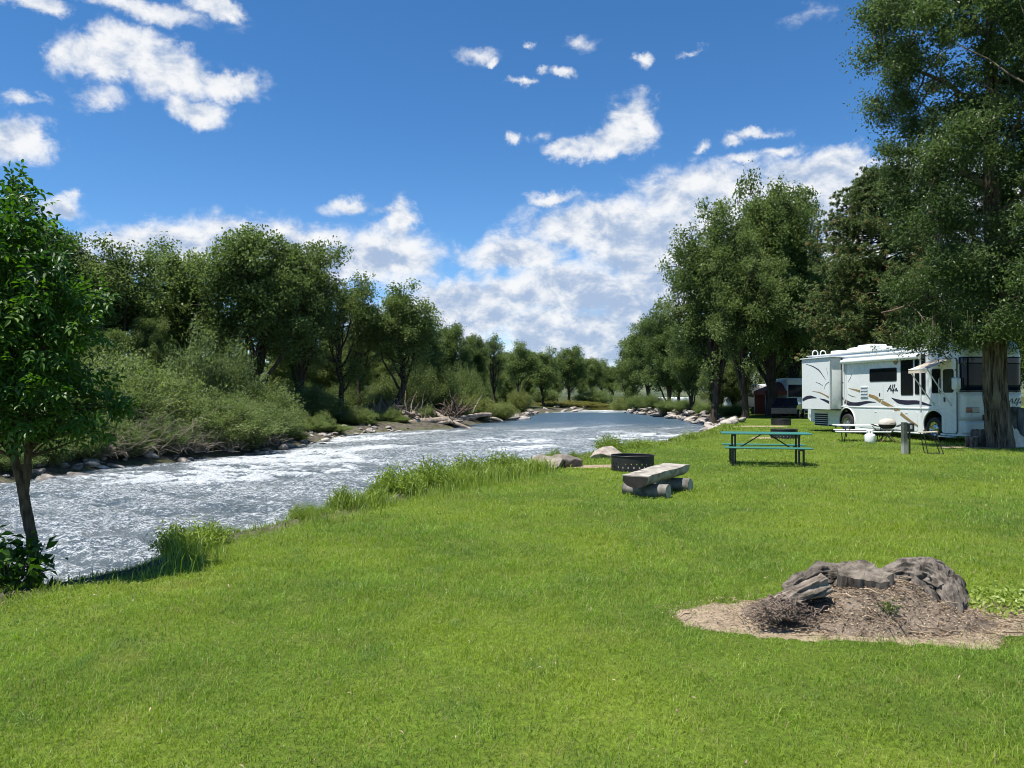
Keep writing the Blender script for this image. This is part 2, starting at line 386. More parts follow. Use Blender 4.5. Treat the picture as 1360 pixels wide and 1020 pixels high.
tl = t.n('ShaderNodeBsdfTranslucent', {'Color': t.n('ShaderNodeHueSaturation', {'Value': 1.4, 'Saturation': 1.1, 'Color': c}).outputs[0]}).outputs[0]
M['lawn'] = t.out(t.n('ShaderNodeMixShader', {0: 0.42, 1: b_, 2: tl}).outputs[0])
N = 640000
r0, r1_, rk = 2.3, 48.0, 5.2
w1, w2 = (rk ** 2 - r0 ** 2) / 2, rk ** 2 * math.log(r1_ / rk)
u = rng.uniform(0, w1 + w2, N)
r = np.where(u < w1, np.sqrt(r0 ** 2 + 2 * np.minimum(u, w1)), rk * np.exp(np.maximum(u - w1, 0) / rk ** 2))
ang = rng.uniform(-44, 44, N) * math.pi / 180
X, Y = r * np.sin(ang), r * np.cos(ang)
z, wd, dn_, df_ = terrain(X, Y); pv = patch_val(X, Y)
thin = fbm(xyz(X * 1.1, Y * 1.1), 3, 23)
ok = (dn_ > -0.25) & (wd == 0) & (pv > 0.98 + rng.normal(0, 0.13, N)) & (rng.uniform(0, 1, N) < 0.55 + 0.9 * thin)
X, Y, z, r, thin = X[ok], Y[ok], z[ok], r[ok], thin[ok]; n = len(X)
sc_ = np.maximum(1, r / rk)
tuft = vnoise(xyz(X * 6.5, Y * 6.5), 33); tone = fbm(xyz(X * 3.1, Y * 3.1), 3, 35)
hg = rng.uniform(0.018, 0.060, n) * (0.55 + 0.75 * thin) * (.55 + .95 * tuft) * np.minimum(sc_, 2.0) ** 0.35
blades('lawn_grass', M['lawn'], X, Y, z - 0.004, hg, rng.uniform(0.0022, 0.0045, n) * sc_ ** 0.85, rng.uniform(0.2, 1.3, n), 'short mown green lawn grass', np.clip(.15 + .55 * rng.uniform(0, 1, n) + .9 * (tone - .5) + .35 * (tuft - .5) + .12, 0, 1))

# bank grass: taller uncut strip along the near edge
N = 60000
k = rng.uniform(0, 1, N); q = NEAR[4:17]; seglen = np.r_[0, np.cumsum(np.hypot(*np.diff(q, axis=0).T))]
s = k ** 1.15 * seglen[-1]; bx = np.interp(s, seglen, q[:, 0]); by = np.interp(s, seglen, q[:, 1])
nx = np.interp(s + .05, seglen, q[:, 0]) - bx; ny = np.interp(s + .05, seglen, q[:, 1]) - by; nn = np.hypot(nx, ny) + 1e-9
off = rng.normal(-0.12, 0.38, N); X = bx - ny / nn * (-off); Y = by + nx / nn * (-off)
pix = CX + F_PX * X / np.maximum(Y, 1)
den = 0.10 + 0.9 * (sstep(380, 470, pix) * sstep(770, 730, pix)) + 0.7 * np.exp(-((pix - 255) / 55) ** 2) + 0.6 * sstep(760, 800, pix)
den *= sstep(0.35, 0.6, fbm(xyz(X * 1.3, Y * 1.3), 3, 29)) * 0.8 + 0.2
z, wd, dn_, df_ = terrain(X, Y); ok = (rng.uniform(0, 1, N) < den * .6) & (z > WATER + 0.05)
X, Y, z, den = X[ok], Y[ok], z[ok], den[ok]; n = len(X)
rr_ = np.hypot(X, Y)
hg = rng.uniform(0.08, 0.36, n) * (0.35 + 0.8 * np.clip(den, 0, 1)); hg *= np.where(rr_ > 19, 0.6, 1)
blades('bank_grass', M['weed'], X, Y, z - 0.01, hg, rng.uniform(0.006, 0.012, n) * np.maximum(1, rr_ / 9), rng.uniform(0.1, 0.7, n), 'tall uncut grass along the near river bank', rng.uniform(0.1, 0.9, n))

# ------------------------------------------------------------------ foliage
def leaves_np(Cn, size, aspect, up=0.35, fold=0.18, dirs=None):
    """diamond leaves at the points Cn; returns V, F"""
    n = len(Cn); size = np.broadcast_to(size, (n,))
    d = rng.normal(size=(n, 3)) if dirs is None else dirs + rng.normal(size=(n, 3)) * 0.35
    d /= np.linalg.norm(d, axis=1)[:, None]
    nn = rng.normal(size=(n, 3)); nn[:, 2] = np.abs(nn[:, 2]) + up
    s = np.cross(d, nn); s /= np.linalg.norm(s, axis=1)[:, None] + 1e-9
    nn = np.cross(s, d)
    L, W = d * size[:, None], s * (size * aspect * 0.5)[:, None]
    b = Cn - L * 0.5; lift = nn * (size * fold)[:, None]
    V = np.stack([b, b + L * 0.45 - W + lift, b + L, b + L * 0.45 + W + lift], 1).reshape(-1, 3)
    k = np.arange(n)[:, None] * 4
    return V, k + np.array([[0, 1, 2, 3]])
def clump_leaves(nb, c, rad, n, size, aspect, tint, flat=0.75, hang=0.0, shell=0.45):
    d = rng.normal(size=(n, 3)); d /= np.linalg.norm(d, axis=1)[:, None]
    r = rad * (shell + (1 - shell) * rng.uniform(0, 1, n)) * (1 + 0.28 * rng.normal(size=n))
    r *= 0.75 + 0.5 * vnoise(d * 2.2 + np.array(c) * 1.7, 5)
    pnt = np.array(c) + d * r[:, None] * np.array([1, 1, flat])
    if hang: pnt[:, 2] -= np.abs(rng.normal(size=n)) * hang
    V, F = leaves_np(pnt, size * rng.uniform(0.6, 1.35, n), aspect)
    nb.add(V, F, np.clip(tint + rng.normal(size=n) * 0.17, 0.01, 0.99))
def branch_pts(a, b, n=6, sag=0.15, wob=0.08):
    a = np.array(a, float); b = np.array(b, float); L = np.linalg.norm(b - a)
    c = (a + b) / 2 + np.array([0, 0, -sag * L]) + rng.normal(size=3) * wob * L
    t = np.linspace(0, 1, n)[:, None]
    p_ = (1 - t) ** 2 * a + 2 * (1 - t) * t * c + t * t * b
    p_[1:-1] += rng.normal(size=(n - 2, 3)) * wob * L * 0.12
    return p_
def make_tree(H, rad, base, trunk_r, nclump, nleaf, lsize, aspect=0.75, crad=(0.6, 1.25), lean=0.0, forks=2, seed=0, prof=None, tintc=0.45, bare=0.0, squash=0.75, extra=None, shell=0.45):
    """trunk mesh + crown mesh; crown envelope between z=base and z=H with radius profile"""
    global rng
    rng = np.random.default_rng(seed); rs = random.Random(seed)
    tb, lf = NB(), NB()
    prof = prof or (lambda t: math.sin(math.pi * min(1, (0.10 + 0.90 * t)) ** 0.85) ** 0.6)
    stems = []; fz = H * rng.uniform(0.12, 0.28)
    for k in range(forks):
        a = 2 * math.pi * k / forks + rng.uniform(0, 1.5); sp = rad * rng.uniform(0.22, 0.5) * (forks > 1)
        top = np.array([math.cos(a) * sp + lean * H, math.sin(a) * sp, H * rng.uniform(0.82, 0.95)])
        m = 14; tt = np.linspace(0, 1, m); pts = np.zeros((m, 3))
        pts[:, 2] = tt * top[2]; g = np.clip((tt * top[2] - fz) / (top[2] - fz), 0, 1) ** 0.8
        pts[:, 0] = lean * H * tt * (1 - g) + top[0] * g; pts[:, 1] = top[1] * g
        pts[2:, :2] += np.cumsum(rng.normal(size=(m - 2, 2)) * 0.012 * H, axis=0) * 0.6
        rad_ = trunk_r * (1 if k == 0 else 0.72) * (1 - 0.93 * tt) ** 0.85 * (1 + 0.55 * np.exp(-tt * H / 0.5))
        Vt, Ft_ = tube_np(pts, rad_ + 0.012, 10)
        ph = np.arctan2(Vt[:, 1], Vt[:, 0]); Vt[:, :2] *= (1 + 0.0 * ph)[:, None]
        tb.add(Vt, Ft_); stems.append(pts)
    allp = np.concatenate(stems)
    cs = []; tries = 0
    while len(cs) < nclump and tries < nclump * 40:
        tries += 1
        tz = rs.random() ** 0.9; zc = base + (H - base) * tz
        rmax = rad * prof(tz) * (0.72 + 0.5 * float(vnoise(np.array([tz * 3.1, rs.random() * 0, seed * 1.7]))))
        a = rs.random() * 2 * math.pi; rq = rmax * (0.25 + 0.75 * rs.random() ** 0.55)
        lob = 0.66 + 0.62 * float(vnoise(np.array([math.cos(a) * 1.4 + 9, math.sin(a) * 1.4 + 3, tz * 2.6 + seed * 3.3])))
        c = np.array([math.cos(a) * rq * lob + lean * H * tz, math.sin(a) * rq * lob, zc])
        rc = rs.uniform(*crad)
        if all(np.linalg.norm((c - q[0]) * np.array([1, 1, 1.25])) > 0.62 * (rc + q[1]) for q in cs): cs.append((c, rc))
    for c, rc in cs:
        cand = allp[allp[:, 2] < c[2] + 0.1] if (allp[:, 2] < c[2] + 0.1).any() else allp[:3]
        dd = np.linalg.norm((cand - c) * np.array([1, 1, 0.6]), axis=1) + 0.5 * np.abs((c[2] - cand[:, 2]) - 0.5 * np.hypot(cand[:, 0] - c[0], cand[:, 1] - c[1]))
        a0 = cand[dd.argmin()]; L = np.linalg.norm(c - a0)
        if L < 0.2: continue
        bp = branch_pts(a0, c, 6, 0.10, 0.10)
        br = np.linspace(min(0.02 + 0.018 * L, trunk_r * 0.45), 0.012, 6)
        tb.add(*tube_np(bp, br, 5))
        for _ in range(2):
            e = c + rng.normal(size=3) * rc * 0.7; tb.add(*tube_np(branch_pts(bp[3], e, 4, 0, 0.1), np.linspace(0.02, 0.006, 4), 4))
        if rs.random() < bare: 
            for _ in range(5):
                e = c + rng.normal(size=3) * rc * 0.9 + np.array([0, 0, rc * 0.6]); tb.add(*tube_np(branch_pts(bp[4], e, 4, 0, 0.12), np.linspace(0.022, 0.006, 4), 4))
            continue
        tn = np.clip(tintc + rng.normal() * 0.15, 0.08, 0.9)
        clump_leaves(lf, c, rc, int(nleaf * (rc / np.mean(crad)) ** 2), lsize, aspect, tn, squash, 0, shell)
    if extra: extra(tb, lf)
    return tb.mesh('trunk', True), lf.mesh('crown')
def soft_clump(lf, c, rad, n, size, aspect, tint, tall=1.0):
    """a loose tuft: dense heart, ragged edge, light upper leaves and a few stray sprays"""
    d = rng.normal(size=(n, 3)); d /= np.linalg.norm(d, axis=1)[:, None]
    r = rad * rng.uniform(0, 1, n) ** .55 * (.55 + .9 * vnoise(d * 1.9 + np.array(c) * 2.3, 5))
    pnt = np.array(c) + d * r[:, None] * np.array([1, 1, tall])
    V, F = leaves_np(pnt, size * rng.uniform(0.55, 1.4, n), aspect)
    lf.add(V, F, np.clip(tint + rng.normal(size=n) * 0.17, 0.01, 0.99))
def make_tree2(H, rad, base, trunk_r, seed, nlimb=8, per=11, nleaf=230, lsize=.165, crad=(.38, .88), lean=0.0, fork=False, bare=0.0, prof=None, aspect=.75, tintc=.47):
    """limbs sweep out and up from the trunk, tufts of leaves sit along them"""
    global rng
    rng = np.random.default_rng(seed); tb, lf = NB(), NB(); prof = prof or (lambda t: math.sin(math.pi * min(1, .22 + .72 * t)) ** .6)
    m = 16; tt = np.linspace(0, 1, m); stems = []
    for k in range(2 if fork else 1):
        a = rng.uniform(0, 6.28); top = np.array([lean * H + (math.cos(a) * rad * .35 if fork else 0) * (1 - 2 * k), (math.sin(a) * rad * .3 if fork else 0) * (1 - 2 * k), H * (.93 - .1 * k)])
        pts = tt[:, None] ** np.array([1.5, 1.5, 1.0]) * top; pts[2:, :2] += np.cumsum(rng.normal(size=(m - 2, 2)) * .011 * H, axis=0)
        rf = trunk_r * (1 - .28 * k) * (1 - .94 * tt) ** .8 * (1 + .5 * np.exp(-tt * H / .45)) + .01
        V_, F_ = tube_np(pts, rf, 10); V_ += (fbm(V_ * np.array([5, 5, .8]), 3, seed)[:, None] - .5) * (V_ - np.repeat(pts, 10, 0)) * .7; tb.add(V_, F_); stems.append((pts, rf))
    tufts = []
    for k in range(nlimb):
        pts, rf = stems[k % len(stems)]; f0 = (base / H) * .75 + (.72 - base / H * .75) * (k + rng.uniform(.1, .9)) / nlimb
        z0 = f0 * pts[-1][2]; p0 = np.array([np.interp(z0, pts[:, 2], pts[:, i_]) for i_ in range(3)]); p0[2] = z0
        ze = min(H * .99, max(base + .8, z0 + (H - z0) * rng.uniform(.40, .97))); tz = (ze - base) / (H - base); a = k * 2.39996 + rng.uniform(-.6, .6)
        re = rad * prof(tz) * rng.uniform(.62, 1.08); p2 = np.array([math.cos(a) * re + lean * ze, math.sin(a) * re, ze])
        p1 = p0 + (p2 - p0) * np.array([.80, .80, .34]) + rng.normal(size=3) * .25; u = np.linspace(0, 1, 12)[:, None]; L = (1 - u) ** 2 * p0 + 2 * u * (1 - u) * p1 + u * u * p2
        L[1:] += np.cumsum(rng.normal(size=(11, 3)) * .05, axis=0); r0 = float(np.interp(z0, pts[:, 2], rf)) * rng.uniform(.45, .62)
        tb.add(*tube_np(L, np.linspace(r0, .015, 12), 7)); dead = rng.uniform() < bare
        ln = np.linalg.norm(p2 - p0)
        for j_ in range(max(4, int(per * (.45 + ln / 7)))):
            f = .28 + .74 * rng.uniform() ** .75; c0 = np.array([np.interp(f, u[:, 0], L[:, i_]) for i_ in range(3)])
            o_ = rng.normal(size=3) * np.array([.62, .62, .42]) * (.55 + .6 * rad / 3.3); c = c0 + o_ + np.array([0, 0, .15])
            if c[2] < base * .85: c[2] = base * .85 + rng.uniform(0, .8)
            tb.add(*tube_np(branch_pts(c0, c, 4, .05, .12), np.linspace(.03, .007, 4), 4))
            if dead:
                for _ in range(4): tb.add(*tube_np(branch_pts(c0, c + rng.normal(size=3) * .55 + np.array([0, 0, .3]), 5, 0, .14), np.linspace(.02, .005, 5), 4))
            else: tufts.append((c, rng.uniform(*crad)))
    for pts, rf in stems:
        for j_ in range(9): tufts.append((np.array([np.interp(f_ := rng.uniform(.72, 1.02), tt, pts[:, i_]) for i_ in range(3)]) + rng.normal(size=3) * .35, rng.uniform(*crad) * .8))
    for c, rc in tufts:
        soft_clump(lf, c, rc * 1.25, int(nleaf * (rc / .68) ** 2), lsize, aspect, float(np.clip(tintc + rng.normal() * .16, .08, .92)), rng.uniform(.75, 1.15))
    return tb.mesh('trunk', True), lf.mesh('crown')
def place_tree(name, meshes, mats, loc, rz=0, s=1.0, label='', cat='tree', group=None, sz=None):
    e = empty(name, loc, rz); e.scale = (s, s, s if sz is None else sz)
    link('trunk', meshes[0], mats[0], e); link('crown', meshes[1], mats[1], e)
    return tag(e, label, cat, group)
def on_ground(px, d, dz=-0.12):
    x = (px - CX) / F_PX * d; return (x, d, gz(x, d) + dz)
def tree_h(d, ytop): return at(0, ytop, d).z
# shared kinds (height about 12 m): only the mesh data are shared
full = lambda t: (math.sin(math.pi * min(1, 0.16 + 0.80 * t)) ** 0.55)
high = lambda t: (math.sin(math.pi * min(1, 0.06 + 0.86 * t ** 0.8)) ** 0.5)
COL = lambda t: math.sin(math.pi * min(1, .30 + .62 * t)) ** .5
KIND = [
    make_tree2(12, 2.8, 2.6, .30, 11, 14, 11, prof=COL),
    make_tree2(12, 2.4, 3.2, .28, 23, 12, 11, lean=.04, prof=COL),
    make_tree2(12, 1.9, 1.8, .25, 37, 13, 9, prof=COL),
    make_tree2(12, 3.2, 3.0, .36, 53, 16, 11, fork=True, prof=COL),
]
BARE = make_tree2(12, 2.1, 2.6, .25, 71, 13, 9, bare=.45, nleaf=210, prof=COL)
LOW = make_tree2(12, 2.8, .9, .26, 83, 17, 12, prof=lambda t: math.sin(math.pi * min(1, .34 + .62 * t)) ** .5)
TALL = make_tree2(16, 3.3, 1.9, .30, 97, 18, 13, nleaf=215, crad=(.36, .86), prof=lambda t: math.sin(math.pi * min(1, .30 + .64 * t)) ** .55)
TWIN = make_tree2(16, 3.7, 2.2, .36, 131, 21, 13, nleaf=215, crad=(.36, .86), fork=True, prof=lambda t: math.sin(math.pi * min(1, .28 + .66 * t)) ** .55)
def set_tree(k, px, ytop, d, label, rz=0.0, wide=1.0, mat='cotton', group='cottonwoods across the river', name='cottonwood_tree', cat='tree', hm=12.3):
    m = KIND[k] if isinstance(k, int) else k
    loc = on_ground(px, d); s = (tree_h(d, ytop) - loc[2]) / hm
    return place_tree(name, m, (M['bark'], M[mat]), loc, rz, s * wide, label, cat, group, s)
set_tree(0, 72, 302, 43, 'cottonwood behind the top of the young leafy tree, flat topped crown', 0.4, 0.9)
set_tree(1, 165, 318, 45, 'leaning dark trunked cottonwood with rounded crown and open gap below', 2.3, 1.05)
set_tree(2, 243, 324, 50, 'upright narrow cottonwood left of the biggest tree across the river', 1.1, 1.2)
set_tree(3, 338, 311, 47, 'biggest broad crowned cottonwood across the river with long low limb', 0.2, 1.05)
set_tree(0, 402, 322, 50, 'tall cottonwood with a loose top joined to the right of the biggest crown', 3.0, 0.85)
set_tree(BARE, 452, 366, 53, 'thin half bare cottonwood with grey dead twigs at its top', 0.0, 1.0)
set_tree(BARE, 478, 384, 56, 'thin cottonwood with dead branches between two leafy crowns', 2.2, 0.8)
set_tree(1, 528, 374, 55, 'round topped cottonwood above the driftwood jam', 4.0, 1.1)
set_tree(2, 560, 415, 62, 'shorter dark cottonwood tucked right of the round topped one', 0.7, 1.1)
set_tree(0, 596, 432, 78, 'cottonwood with an airy side branch, first of the lower downstream row', 1.9, 1.0)
set_tree(3, 627, 446, 88, 'bushy cottonwood just left of the open branched dark trunk', 2.7, 0.8)
set_tree(BARE, 656, 445, 92, 'open branched cottonwood with dark bare trunk showing against the wood', 1.2, 0.9)
set_tree(1, 692, 452, 104, 'dense square crowned cottonwood at the middle of the far row', 0.3, 1.1)
set_tree(2, 722, 463, 112, 'slim dark cottonwood in the far row beyond the gravel bar', 5.1, 1.2)
set_tree(0, 757, 461, 122, 'pale rounded cottonwood standing highest over the gravel bar', 2.0, 1.0)
set_tree(3, 786, 476, 132, 'low spreading cottonwood near the far river bend', 3.3, 1.0)
set_tree(2, 812, 483, 140, 'small cottonwood at the far end of the wood by the bend', 1.4, 1.3)
rb = random.Random(3)
WOOD = 'dark cottonwood in the shade deep inside the wood across the river'
for px, d in ((20, 54), (-60, 48), (-140, 44), (215, 66), (300, 70), (385, 72), (440, 76), (505, 80), (570, 92), (645, 118), (675, 128), (705, 138), (740, 146), (770, 152), (800, 158), (835, 165)):
    h_ = rb.uniform(8.5, 11)
    yt = CY + F_PX * math.tan(PITCH) - (h_ - EYE) * F_PX / d
    set_tree(rb.choice([0, 2, 2, LOW]), px, max(yt, 345 if px < 330 else 395 if px < 560 else 470), d, WOOD, rb.uniform(0, 6), rb.uniform(.9, 1.15), 'cotton_dark', 'background cottonwoods in the wood')
for px, yt, d in ((95, 430, 42), (140, 440, 41), (195, 425, 44), (385, 440, 57), (430, 455, 60), (470, 450, 62), (505, 470, 66), (545, 460, 68), (575, 470, 72), (610, 490, 84), (640, 495, 100), (672, 492, 110), (700, 498, 118), (735, 496, 130), (775, 500, 140)):
    set_tree(rb.choice([2, LOW]), px, yt, d, 'young mid green tree filling the gap between the taller cottonwoods', rb.uniform(0, 6), rb.uniform(.9, 1.2), 'mid_green', 'young trees between the cottonwoods', 'young_cottonwood')
# right bank group
RG = 'cottonwoods beside the campground'
set_tree(TALL, 948, 268, 57, 'tall cottonwood on the near bank leaning over the riprap, left of the pair', 0.9, 0.95, 'cotton', RG, hm=16.3)
set_tree(TWIN, 1026, 240, 59, 'broad double trunked bank cottonwood behind the picnic table', 2.1, 0.85, 'cotton', RG, hm=16.3)
set_tree(TALL, 990, 305, 54, 'leafy bank cottonwood filling the middle of the tall pair', 4.4, .95, 'cotton', RG, hm=16.3)
set_tree(TALL, 1056, 300, 62, 'bank cottonwood closest to the parked motorhome', 3.6, 0.8, 'cotton_dark', RG, hm=16.3)
set_tree(2, 1021, 238, 60, 'narrow cottonwood whose wispy top rises above the bank group', 1.3, .62, 'cotton', RG)
set_tree(LOW, 918, 425, 71, 'leafy tree hanging down to the stony right shore', 0.5, 0.9, 'cotton', RG)
set_tree(LOW, 888, 415, 86, 'dense dark tree over the riprap past the hanging tree', 2.5, 1.0, 'cotton_dark', RG)
set_tree(0, 862, 424, 98, 'rounded tree over the far right shore', 1.0, 1.1, 'cotton', RG)
set_tree(LOW, 840, 452, 108, 'last leafy tree on the right shore at the bend', 3.1, 0.9, 'cotton', RG)
set_tree(LOW, 952, 478, 64, 'small bright green tree above the riprap stones', 3.4, 1.2, 'willow', RG)
set_tree(LOW, 975, 462, 66, 'small loose tree behind the bank trunks', 4.4, 1.3, 'cotton', RG)
BK = 'dark shade tree behind the parked motorhomes'
for px, yt, d in ((1075, 380, 72), (1015, 400, 80), (955, 430, 90), (900, 470, 110), (1130, 350, 75), (1190, 350, 66), (1260, 330, 62), (1340, 320, 58), (1430, 320, 55), (1085, 470, 66), (1040, 455, 74), (1150, 420, 60), (1230, 430, 56), (1310, 420, 52), (1500, 300, 50)):
    set_tree(rb.choice([0, 1, 3, LOW, LOW]), px, yt, d, BK, rb.uniform(0, 6), rb.uniform(1.0, 1.3), 'cotton_dark', 'shade trees behind the camp')

# pine
def make_pine(H, rad, seed):
    global rng
    rng = np.random.default_rng(seed); tb, lf, dr = NB(), NB(), NB()
    pts = np.stack([0 * np.linspace(0, 1, 12), 0 * np.linspace(0, 1, 12), np.linspace(0, H, 12)], 1)
    tb.add(*tube_np(pts, np.linspace(0.32, 0.03, 12), 10))
    nb_ = 300
    for k in range(nb_):
        tz = (k + rng.uniform()) / nb_; z0 = 1.6 + (H - 1.8) * tz
        L = rad * (math.sin(math.pi * (0.22 + 0.76 * tz)) ** 0.7) * rng.uniform(0.75, 1.08)
        a = k * 2.39996 + rng.uniform(-.3, .3)
        e = np.array([math.cos(a) * L, math.sin(a) * L, z0 + L * rng.uniform(0.05, 0.3)])
        bp = branch_pts((0, 0, z0), e, 8, 0.12, 0.04); tb.add(*tube_np(bp, np.linspace(0.05, 0.012, 8), 4))
        for j_ in range(int(5 + L * 10)):
            f = 0.3 + 0.7 * rng.uniform() ** 0.6; q_ = bp[min(7, int(f * 7.99))] + rng.normal(size=3) * np.array([.3, .3, .22]) * (0.4 + f * 0.6)
            n = 26; d = rng.normal(size=(n, 3)) * 0.75 + np.array([math.cos(a), math.sin(a), 0.7])
            d /= np.linalg.norm(d, axis=1)[:, None]; ln = rng.uniform(0.16, 0.28, n)
            Vn, Fn = leaves_np(q_ + d * (ln * 0.5)[:, None], ln, 0.2, dirs=d)
            dry = rng.uniform() < (0.42 * (1 - tz) ** 1.5 * (1.1 - f * 0.6) + 0.03)
            (dr if dry else lf).add(Vn, Fn, np.clip(0.45 + rng.normal() * 0.2 + rng.normal(size=n) * 0.1, .01, .99))
    return tb.mesh('trunk', True), lf.mesh('crown'), dr.mesh('dry_needles')
pm = make_pine(15.6, 4.3, 5)
loc = on_ground(1172, 46); e = place_tree('pine_tree', pm[:2], (M['bark'], M['needle']), loc, 0.3, (tree_h(46, 222) - loc[2]) / 15.6, 'tall ponderosa style pine with browning needles behind the motorhome', 'tree')
e['label'] = 'tall dense pine with browning lower needles rising behind the motorhome'
link('dry_needles', pm[2], M['needle_dry'], e)

# near right cottonwood: trunk and a hanging crown of single leaves
D0 = 24.3
def near_tree():
    global rng
    rng = np.random.default_rng(99); tb, lf = NB(), NB()
    q = lambda px, py, dy=0.0: np.array(at(px, py, D0)) - np.array([tx, D0, 0]) + np.array([0, dy, 0])
    tx = at(1330, 560, D0).x
    tr = np.array([q(1331, 598), q(1329, 580), q(1325, 555), q(1322, 525), q(1321, 495), q(1321, 465), q(1323, 440), q(1324, 410), q(1322, 370), q(1319, 320), q(1317, 260), q(1316, 190), q(1318, 110), q(1316, 30), q(1322, -60), q(1326, -140)])
    rd = np.array([.45, .39, .355, .335, .32, .32, .33, .30, .27, .25, .23, .20, .17, .13, .09, .04])
    # resample finely and carve the furrows
    tt = np.linspace(0, len(tr) - 1, 240); pt = np.stack([np.interp(tt, np.arange(len(tr)), tr[:, k]) for k in range(3)], 1)
    rf = np.interp(tt, np.arange(len(tr)), rd); V_, F_ = tube_np(pt, rf, 96)
    cen = np.repeat(pt, 96, 0); dv = V_ - cen; rl = np.linalg.norm(dv, axis=1); un = dv / rl[:, None]
    an = np.arctan2(un[:, 1], un[:, 0])
    nz = fbm(np.stack([np.cos(an) * 6.5, np.sin(an) * 6.5, V_[:, 2] * 1.1], 1), 4, 17)
    rid = 1 - np.abs(2 * nz - 1); but = np.exp(-np.clip(V_[:, 2], 0, 9) / 0.5) * 0.22 * np.sin(an * 3 + 0.8)
    V_ = cen + un * (rl * (1 + but) + (rid - 0.88) * 0.20 * np.minimum(1, rl / 0.3))[:, None]
    tb.add(V_, F_)
    limbs = [[q(1322, 440), q(1334, 415, .2), q(1350, 392, .3), q(1385, 372, .6), q(1440, 352, 1.0)],
             [q(1322, 350), q(1295, 325, -.3), q(1255, 305, -.7), q(1215, 297, -1.0)],
             [q(1318, 250), q(1280, 215, .4), q(1235, 195, .8), q(1190, 192, 1.1)],
             [q(1318, 290), q(1360, 250, -.4), q(1420, 215, -1)], [q(1316, 150), q(1270, 100, .5), q(1220, 70, .8), q(1180, 55, 1.)],
             [q(1317, 120), q(1360, 70, -.4), q(1410, 40, -.9)], [q(1321, 380), q(1285, 392, .5), q(1240, 400, 1.1), q(1205, 415, 1.6)],
             [q(1318, 220), q(1310, 200, -1), q(1300, 180, -2.2), q(1290, 170, -3)], [q(1320, 330), q(1330, 320, -1.2), q(1340, 318, -2.6)],
             [q(1320, 300), q(1310, 285, 1.2), q(1300, 275, 2.8)], [q(1316, 60), q(1280, -10, .3), q(1240, -60, .6)], [q(1318, 20), q(1350, -60, .5), q(1380, -110, .7)]]
    LR = [.20, .11, .10, .10, .09, .09, .09, .09, .09, .09, .07, .07]
    skel = [pt[96:]]
    for L, r_ in zip(limbs, LR):
        L = np.array(L); t2 = np.linspace(0, len(L) - 1, 12); l2 = np.stack([np.interp(t2, np.arange(len(L)), L[:, k]) for k in range(3)], 1)
        l2[1:] += np.cumsum(rng.normal(size=(11, 3)) * 0.03, 0); tb.add(*tube_np(l2, np.linspace(r_, 0.03, 12), 8)); skel.append(l2)
    skel = np.concatenate(skel)
    # crown outline on the camera side: left edge x (px) by row
    rows = [-170, -90, 0, 60, 100, 135, 165, 195, 215, 245, 300, 340, 390, 430, 458]
    left = [1230, 1185, 1150, 1152, 1160, 1192, 1205, 1158, 1160, 1196, 1172, 1165, 1180, 1172, 1190]
    cl = []; tries = 0
    while len(cl) < 460 and tries < 40000:
        tries += 1
        y_ = rng.uniform(-170, 452); lx = np.interp(y_, rows, left); rx = 2 * 1322 - lx + 30
        px_ = lx + 18 + (rx - lx - 36) * rng.uniform(); rc = rng.uniform(0.35, 0.85)
        half = (rx - lx) / 2 / F_PX * D0; xx = (px_ - (lx + rx) / 2) / F_PX * D0
        dep = math.sqrt(max(0.05, 1 - (xx / half) ** 2)) * half * rng.uniform(-0.95, 0.95)
        if y_ > 170: dep = min(dep, 0.9 - (y_ - 170) / 282 * .3) if px_ < 1300 else dep
        c_ = q(px_, y_, dep)
        if y_ > 425 and px_ > 1285 and rng.uniform() < 0.6: continue
        if y_ > 395 and dep < 0 and px_ < 1300 and rng.uniform() < .3: continue
        wz_ = c_[2]; gx_ = c_[0] + tx + .333 * (wz_ - 3); gy_ = c_[1] + D0 + .204 * (wz_ - 3)
        if 13.6 < gx_ < 17.2 and 25.0 < gy_ < 30.5 and rng.uniform() < (.85 if wz_ < 7.5 else .3 if wz_ < 10 else 0): continue      # the photo's sun reaches the motorhome's nose
        if all(np.linalg.norm(c_ - o_[0]) > 0.50 * (rc + o_[1]) for o_ in cl): cl.append((c_, rc))
    for c_, rc in cl:
        k_ = np.linalg.norm((skel - c_) * np.array([1, 1, .8]), axis=1).argmin()
        bp = branch_pts(skel[k_], c_, 5, 0.02, 0.1); tb.add(*tube_np(bp, np.linspace(0.035, 0.008, 5), 4))
        for _ in range(2): tb.add(*tube_np(branch_pts(bp[3], c_ + rng.normal(size=3) * rc * 0.6, 4, 0, .1), np.linspace(.012, .004, 4), 3))
        tn = np.clip(0.42 + rng.normal() * 0.16, .08, .9)
        clump_leaves(lf, c_, rc, int(680 * (rc / 0.6) ** 2), 0.105, 0.5, tn, 0.85, 0.10 if c_[2] < 5 else 0, 0.3)
    # hanging sprays at the lower edge
    for k_ in range(70):
        px_ = rng.uniform(1180, 1375); y_ = rng.uniform(430, 452); c_ = q(px_, y_, rng.uniform(-2.5, 1.5)); n_ = 45
        ln = rng.uniform(0.2, 0.6); tt_ = rng.uniform(0, 1, n_)[:, None]
        dr_ = np.array([rng.normal() * .25, rng.normal() * .25, -1]) * ln
        V2, F2 = leaves_np(c_ + tt_ * dr_ + rng.normal(size=(n_, 3)) * 0.09, 0.085 * rng.uniform(.7, 1.2, n_), 0.45)
        lf.add(V2, F2, np.clip(.4 + rng.normal(size=n_) * .15, .01, .99)); tb.add(*tube_np([c_ + np.array([0, 0, .3]), c_, c_ + dr_], [.01, .007, .003], 3))
    return tb.mesh('trunk', True), lf.mesh('crown'), tx
tm, cm, tx = near_tree()
